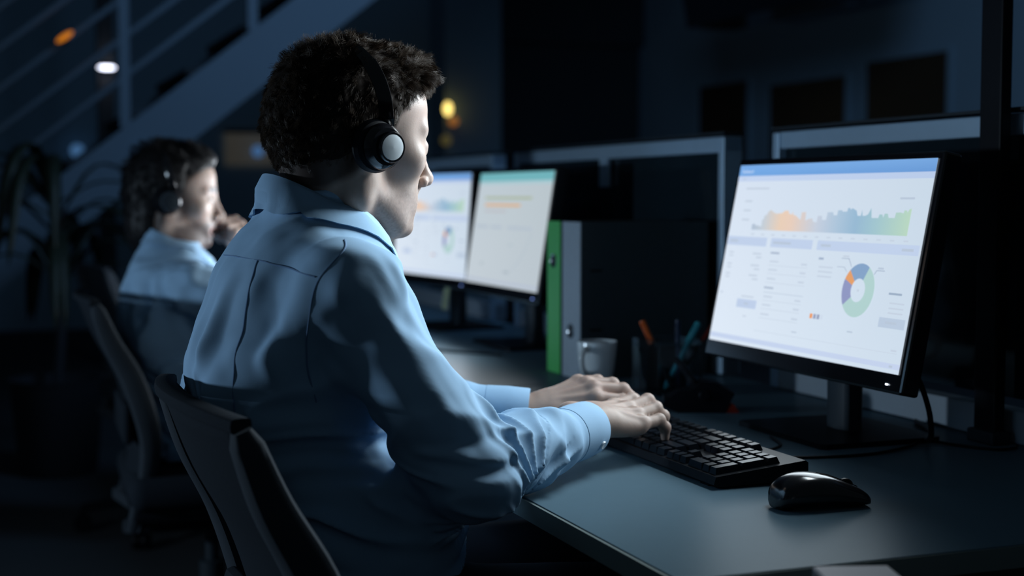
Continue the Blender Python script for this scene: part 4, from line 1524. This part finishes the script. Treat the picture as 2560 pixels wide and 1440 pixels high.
    def cut(P, D):
        L = (P - o) @ M
        nz = noise3(P * 110, 2) * .0035 + noise3(P * 45, 6) * .0055 + noise3(P * 230, 8) * .0012
        lim = hairline(L[:, 0]) - L[:, 2]
        lim = np.maximum(lim, (L[:, 0] - .085 - .25 * np.clip(L[:, 2] - .075, 0, 1)) * 1.2)
        fade = np.clip((L[:, 2] - hairline(L[:, 0])) / .075, 0, 1)
        d2 = D + nz * (.3 + .7 * fade) * S.get('hair_rough', 1.0) + (1 - fade) * th * .8
        return smax(d2, lim, .010)
    HF.op(cut, o - .25, o + .25, 0, 'd')
    HV, HQ = HF.mesh(o - .19, o + .19, .0028)
    HV = relax(HV, HQ, 1)
    HV, HQ = largest(HV, HQ)
    hair = quads('hair', HV, HQ, hm, body)
    HN = normals(HV, HQ)
    hl = (HV - o) @ M
    ok = np.nonzero((((HV - V[cand].mean(0)) ** 2).sum(1) < .04) & (hl[:, 2] > hairline(hl[:, 0]) + .002))[0]
    pw = 1 + 1.6 * np.clip((hl[ok, 0] - .0) / .04, 0, 1)
    roots = rng.choice(ok, S['strands'], replace=True, p=pw / pw.sum())
    hair_strands('hair_strands', HV, HN, roots, o, M, S['hair_len'], S['hair_dir'], S.get('strand_mat', hm), hair, S['guides'], jitter=S.get('jitter', .12), curl=S['curl'], rad=S['hair_rad'], clump=S['clump'])
    # ---------------------------------------------------------------- shirt
    C = Field()
    fn, lo, hi = torso_fn(S['torso'], S['yaw'])
    C.op(fn, lo, hi, 0)
    for q in ('R', 'L'):
        sh, el, ce = (np.array(S[k + q], float) for k in ('sh', 'el', 'cuff_end'))
        nb = np.array(S['neck']) + np.array((0, 0, -.048)) + (sh - np.array(S['neck'])) * .15
        ax = unit(ce - el)
        Lf = np.linalg.norm(ce - el)
        r_ = S.get('arm_r', 1.0)
        C.cap(nb, sh, .041, .058 * r_, .035)
        md_ = sh + (el - sh) * .42
        C.cap(sh, md_, .061 * r_, .060 * r_, .035)
        C.cap(md_, el - (0, 0, .006), .060 * r_, .058 * r_, .006)
        C.cap(el, el + ax * (Lf - .102), .052 * r_, .0410, .014)
        C.cap(el + ax * (Lf - .102), el + ax * (Lf - .066), .0410, .0360, .006)
        C.cap(el + ax * (Lf - .066), el + ax * (Lf - .045), .0360, .031, .004)
    for c_, r_2 in S.get('blouse', []):
        C.ell(c_, r_2, .06)
    for fnw, lo, hi in S['folds']:
        C.op(fnw, lo, hi, 0, 'd')
    CV, CQ = C.mesh(S['box'][0], (S['box'][1][0], S['box'][1][1], S['neck'][2] + .06), S['hs'])
    CV = relax(CV, CQ, 4)
    shirt = quads('shirt', CV, CQ, M_SHIRT, body)
    bvh = BVHTree.FromPolygons([tuple(v) for v in CV], [tuple(int(i) for i in q) for q in CQ])
    for q in ('R', 'L'):
        el, ce = np.array(S['el' + q], float), np.array(S['cuff_end' + q], float)
        ax = unit(ce - el)
        cf = make_cuff('cuff', ce - ax * .066, ce, S.get('cuff_r', .0375), shirt)
        d, s_, u_ = basis(ax)
        out = -s_ if (-s_)[1] < 0 else s_
        out = unit(out - u_ * .45)
        bt = ce - ax * .022 + out * S.get('cuff_r', .0375) * 1.0
        MB().lathe([(.0001, .0022), (.0035, .0022), (.0052, .0028), (.0056, .0015), (.0050, -.001)], bt, out, 18).build('cuff_button', M_BUTTON, cf)
    for line in S.get('seams', []):
        pts = []
        for oo, dd in line:
            hit = surf(bvh, oo, dd)
            if hit is not None:
                pts.append(hit[0] + unit(np.array(dd)) * -.0002)
        if len(pts) > 3:
            P = np.array(pts)
            for _ in range(2):
                P[1:-1] = (P[:-2] + 2 * P[1:-1] + P[2:]) / 4
            MB().tube(P, .0010, 6).build('seam', M_SEAM, shirt)
    collar('collar', S['collar'], S['collar_yaw'], *S['collar_shape'], shirt, bvh)
    # ---------------------------------------------------------------- trousers and shoes
    T = Field()
    hp = np.array(S['hip'], float)
    T.ell(hp, (.112, .150, .100), .02)
    for q, s in (('R', -1), ('L', 1)):
        kn, an = np.array(S['knee' + q], float), np.array(S['ankle' + q], float)
        T.cap(hp + np.array((.02, s * .09, -.01)), kn, .080, .064, .05)
        T.cap(kn, an, .062, .050, .03)
    TV, TQ = T.mesh((hp[0] - .25, hp[1] - .35, 0), (hp[0] + .75, hp[1] + .35, hp[2] + .2), .012)
    quads('trousers', relax(TV, TQ, 2), TQ, M_TROUSER, body)
    for q in ('R', 'L'):
        an = np.array(S['ankle' + q], float)
        B_ = Field()
        B_.cap((an[0] - .04, an[1], .045), (an[0] + .17, an[1], .036), .040, .032, .02)
        B_.cap((an[0] - .02, an[1], .05), (an[0], an[1], an[2] + .02), .040, .044, .03)
        def flat(P, D):
            return np.maximum(D, .004 - P[:, 2])
        B_.op(flat, (an[0] - .3, an[1] - .3, -.05), (an[0] + .4, an[1] + .3, .4), 0, 'd')
        BV, BQ = B_.mesh((an[0] - .12, an[1] - .1, -.02), (an[0] + .26, an[1] + .1, an[2] + .1), .008)
        quads('shoe', relax(BV, BQ, 1), BQ, M_BLACK, body)
    headset(S['headset'], o, M, S.get('mic', False), S.get('disc', M_SILVER))
    return body

# ------------------------------------------------------------------ folds of the shirts
def fold_set(torso_c, yaw, shR, elR, ceR, ceL, amp=1.0, zc=.88):
    el, ce, sh = np.array(elR, float), np.array(ceR, float), np.array(shR, float)
    ax = unit(ce - el)
    up = np.array((0, 0, 1.0))
    Cc = el + ax * .045 - up * .066
    Lf = np.linalg.norm(ce - el)
    ua = unit(el - sh)
    La = np.linalg.norm(el - sh)
    cyw, syw = math.cos(math.radians(yaw)), math.sin(math.radians(yaw))
    tc = np.array(torso_c, float)
    def fore(P, D):
        q = P - Cc
        x, z = q @ ax, q[:, 2]
        ang = np.arctan2(z, x)
        s = (P - el) @ ax
        rad = np.sqrt(x * x + z * z)
        n = noise3(P * 20, 4) * .32
        u = ang / .29 + n + rad * 3.0
        m = np.clip((s + .02) / .03, 0, 1) * np.clip((Lf - .088 - s) / .04, 0, 1) * np.clip((rad - .01) / .05, 0, 1)
        qq = P - el
        ra = np.sqrt(((qq - (qq @ ax)[:, None] * ax) ** 2).sum(1))
        near = np.clip((.115 - ra) / .03, 0, 1)
        var = .55 + .45 * noise3(np.stack((np.floor(u + .5) * 1.7, np.zeros_like(u), np.zeros_like(u)), 1), 3)
        return D - (crest(u) ** 1.6 * .0125 - .0045) * var * m * near * amp
    lo = np.minimum(el, ce) - .12
    hi = np.maximum(el, ce) + .12
    def upper(P, D):
        q = P - sh
        s = q @ ua
        w = q - s[:, None] * ua
        c2 = np.stack((s * 9, w[:, 0] * 34, w[:, 1] * 20 + w[:, 2] * 10), 1)
        m = np.clip((s + .05) / .05, 0, 1) * np.clip((La + .02 - s) / .06, 0, 1) * np.clip((.105 - np.sqrt((w * w).sum(1))) / .03, 0, 1)
        star = np.exp(-((s - .005) / .05) ** 2)
        return D - (noise3(c2, 11) * .0042 + noise3(c2 * 2.1 + 5, 12) * .0016 + star * noise3(P * 26, 13) * .005) * m * amp
    def back(P, D):
        dx, dy = P[:, 0] - tc[0], P[:, 1] - tc[1]
        v = -dx * syw + dy * cyw
        z = P[:, 2]
        c1 = np.stack((v * 38 + noise3(P * 9, 20) * .9, z * 5.5, v * 0), 1)
        c3 = np.stack((v * 8 + z * 10, z * 26 - v * 16 + noise3(P * 8, 23), v * 0), 1)
        hi_ = np.clip((z - zc) / .05, 0, 1) * np.clip((tc[2] + .13 - z) / .05, 0, 1)
        lw = np.clip((zc + .03 - z) / .06, 0, 1)
        d = noise3(c1, 21) * .0088 * hi_ + (crest(noise3(c3, 22) * 1.1) - .4) * .0085 * lw
        c4 = np.stack((v * 7 - z * 5, z * 30 + v * 9 + noise3(P * 10, 31) * .7, v * 0), 1)
        yk = np.clip((z - tc[2] - .10) / .04, 0, 1)
        d = d + (crest(noise3(c4, 32) * 1.2) - .4) * .0030 * yk
        d = d + noise3(P * 13, 27) * .0050 + noise3(P * 36, 28) * .0018
        for q in (ceR, ceL):
            d = d * np.clip((np.sqrt(((P - np.array(q)) ** 2).sum(1)) - .095) / .04, 0, 1)
        return D - d * amp
    tl = tc - np.array((.3, .3, .6))
    th_ = tc + np.array((.3, .3, .30))
    return [(back, tl, th_), (upper, np.minimum(sh, el) - .12, np.maximum(sh, el) + .12), (fore, lo, hi)]

# ------------------------------------------------------------------ the front man
shR, elR, ceR = (.418, 1.622, .980), (.547, 1.572, .778), (.776, 1.760, .7885)
shL, elL, ceL = (.410, 1.948, .988), (.540, 2.060, .797), (.770, 1.957, .781)
torso1 = [(.50, .475, 1.745, .172, .120), (.60, .460, 1.760, .160, .116), (.70, .430, 1.775, .150, .118), (.80, .382, 1.783, .147, .124), (.89, .374, 1.782, .160, .122), (.96, .388, 1.783, .164, .116), (1.02, .402, 1.784, .142, .100), (1.065, .410, 1.785, .106, .072), (1.088, .413, 1.785, .078, .065), (1.108, .414, 1.785, .066, .064)]
def len1(L):
    top = np.clip((L[:, 2] - .045) / .05, 0, 1)
    front = np.clip((L[:, 0] - .01) / .06, 0, 1)
    low = np.clip((L[:, 2] + .075) / .07, 0, 1)
    return .0042 + .0050 * low + .0055 * top + .007 * top * front
def dir1(L):
    top = np.clip((L[:, 2] - .045) / .05, 0, 1)
    d = np.zeros_like(L)
    d[:, 0] = -.35 * (1 - top) + .75 * top * np.clip((L[:, 0] + .06) / .06, -.2, 1)
    d[:, 1] = np.sign(L[:, 1]) * .22 + .25 * top
    d[:, 2] = -.95 * (1 - top) + .20 * top - .75 * np.clip((L[:, 0] - .055) / .03, 0, 1) * top
    return d
seam1 = []
def rowpts(fn, n=24):
    return [fn(t) for t in np.linspace(0, 1, n)]
# pleat down the back, yoke seam, arm-hole seam: thrown on the cloth from behind and from the side
def resample(pts, n=36):
    P = spline([(x, y, 0) for x, y in pts], 8)
    return P[np.linspace(0, len(P) - 1, n).astype(int)][:, :2]
seam1.append([((-.5, y, z), (1, 0, 0)) for y, z in resample([(1.6875, 1.0245), (1.682, 1.011), (1.6735, .984), (1.6694, .9565), (1.6665, .9336), (1.662, .902), (1.662, .864), (1.665, .80)])])
seam1.append([((-.5, y, z), (1, 0, 0)) for y, z in resample([(1.93, 1.016), (1.86, 1.024), (1.78, 1.0268), (1.6885, 1.025), (1.6588, 1.0195), (1.6036, 1.012), (1.589, 1.0095)])])
seam1.append([((x, .5, z), (0, 1, 0)) for x, z in resample([(.409, 1.050), (.403, 1.042), (.389, 1.029), (.3695, 1.0066), (.3621, .979), (.3600, .946), (.3614, .922), (.3653, .895), (.376, .862)])])
P1 = dict(
    head=(.464, 1.779, 1.171), turn=(14, 6, 0), neck=(.412, 1.785, 1.062), h=.0026, hs=.0026, stubble=(.10, .42), yaw=3, torso=torso1,
    shR=shR, elR=elR, wrR=(.788, 1.767, .790), cuff_endR=ceR, shL=shL, elL=elL, wrL=(.775, 1.955, .783), cuff_endL=ceL,
    handR=dict(wrist=(.784, 1.766, .802), dx=(.87, .49, -.06), up=(-.05, -.30, 1), side=1, sc_=1.0, fl=[(-10, 34, 32), (-12, 36, 32), (-11, 38, 34), (-8, 42, 36)], spread=2, thumb=(0, 0)),
    handL=dict(wrist=(.779, 1.953, .788), dx=(.86, -.20, .30), up=(-.40, -.42, 1), side=-1, sc_=.97, fl=[(28, 32, 28), (26, 36, 28), (25, 38, 28), (24, 40, 28)], spread=3, thumb=(8, 20)),
    box=((.15, 1.40, .46), (1.06, 2.20, 1.34)), hair_mat=M_HAIR, strand_mat=M_STRAND, hair_cap=.0078, quiff=True, strands=55000, guides=1500, jitter=.27, hair_rough=.55, hair_len=len1, hair_dir=dir1, curl=.0060, hair_rad=.00022, clump=.48,
    collar=(.418, 1.785, 1.086), collar_yaw=10, collar_shape=(.0700, .0680, 30, .030, .034, .042, .074), folds=fold_set((.40, 1.78, .90), 3, shR, elR, ceR, ceL), seams=seam1, blouse=[((.505, 1.695, .705), (.070, .075, .085))],
    hip=(.47, 1.75, .580), kneeR=(.88, 1.63, .565), kneeL=(.88, 1.93, .565), ankleR=(.80, 1.62, .10), ankleL=(.84, 1.94, .10),
    headset='black headset with silver cap worn over the curly brown hair', mic=False, gaze=0.0)
make_person('man in light blue shirt seen from behind, typing at the keyboard', P1)

# ------------------------------------------------------------------ the rear man
shR, elR, ceR = (.480, 3.315, .888), (.670, 3.235, .778), (.830, 3.390, .776)
shL, elL, ceL = (.480, 3.660, .893), (.760, 3.740, .790), (.675, 3.622, .947)
torso2 = [(.50, .515, 3.40, .175, .122), (.58, .512, 3.43, .172, .118), (.68, .495, 3.455, .168, .116), (.78, .460, 3.480, .172, .125), (.86, .455, 3.490, .165, .118), (.92, .456, 3.494, .145, .102), (.965, .458, 3.497, .108, .080), (.995, .460, 3.50, .072, .066)]
def len2(L):
    top = np.clip((L[:, 2] - .045) / .05, 0, 1)
    low = np.clip((L[:, 2] + .075) / .07, 0, 1)
    return .006 + .012 * low + .012 * top
def dir2(L):
    top = np.clip((L[:, 2] - .045) / .05, 0, 1)
    d = np.zeros_like(L)
    d[:, 0] = -.6 * (1 - top) - .75 * top
    d[:, 1] = np.sign(L[:, 1]) * .15
    d[:, 2] = -.8 * (1 - top) + .35 * top
    return d
P2 = dict(
    head=(.475, 3.518, 1.099), turn=(-8, 5, 0), neck=(.452, 3.50, .975), h=.0036, hs=.0045, stubble=(.78, .2), yaw=-4, torso=torso2, mouth=.004,
    shR=shR, elR=elR, wrR=(.838, 3.395, .777), cuff_endR=ceR, shL=shL, elL=elL, wrL=(.668, 3.618, .955), cuff_endL=ceL,
    handR=dict(wrist=(.846, 3.402, .780), dx=(.80, .6, .0), up=(0, -.2, 1), side=1, fl=[(5, 30, 20)] * 4, spread=4),
    handL=dict(wrist=(.665, 3.615, .962), dx=(-.42, -.45, .80), up=(.75, .35, .55), side=-1, fl=[(58, 70, 45), (60, 75, 45), (62, 78, 45), (60, 78, 45)], spread=2, thumb=(0, 0)),
    box=((.20, 3.05, .44), (1.20, 3.95, 1.30)), hair_mat=M_HAIR2, hair_cap=.009, quiff=True, strands=7000, guides=500, hair_len=len2, hair_dir=dir2, curl=.0012, drop=.070, sideburn=.9, hair_rad=.0006, clump=.6, hair_rough=.5,
    collar=(.470, 3.50, .995), collar_yaw=-6, collar_shape=(.071, .067, 26, .030, .034, .036, .058), folds=fold_set((.455, 3.49, .80), -4, shR, elR, ceR, ceL, 1.6, .70),
    hip=(.51, 3.42, .580), kneeR=(.90, 3.30, .565), kneeL=(.90, 3.60, .565), ankleR=(.82, 3.28, .10), ankleL=(.86, 3.62, .10),
    headset='black headset with a round cap worn over the smooth black hair', mic=True, disc=M_STEELD, gaze=-.05)
make_person('man in blue shirt in profile behind the other, speaking into a headset', P2)
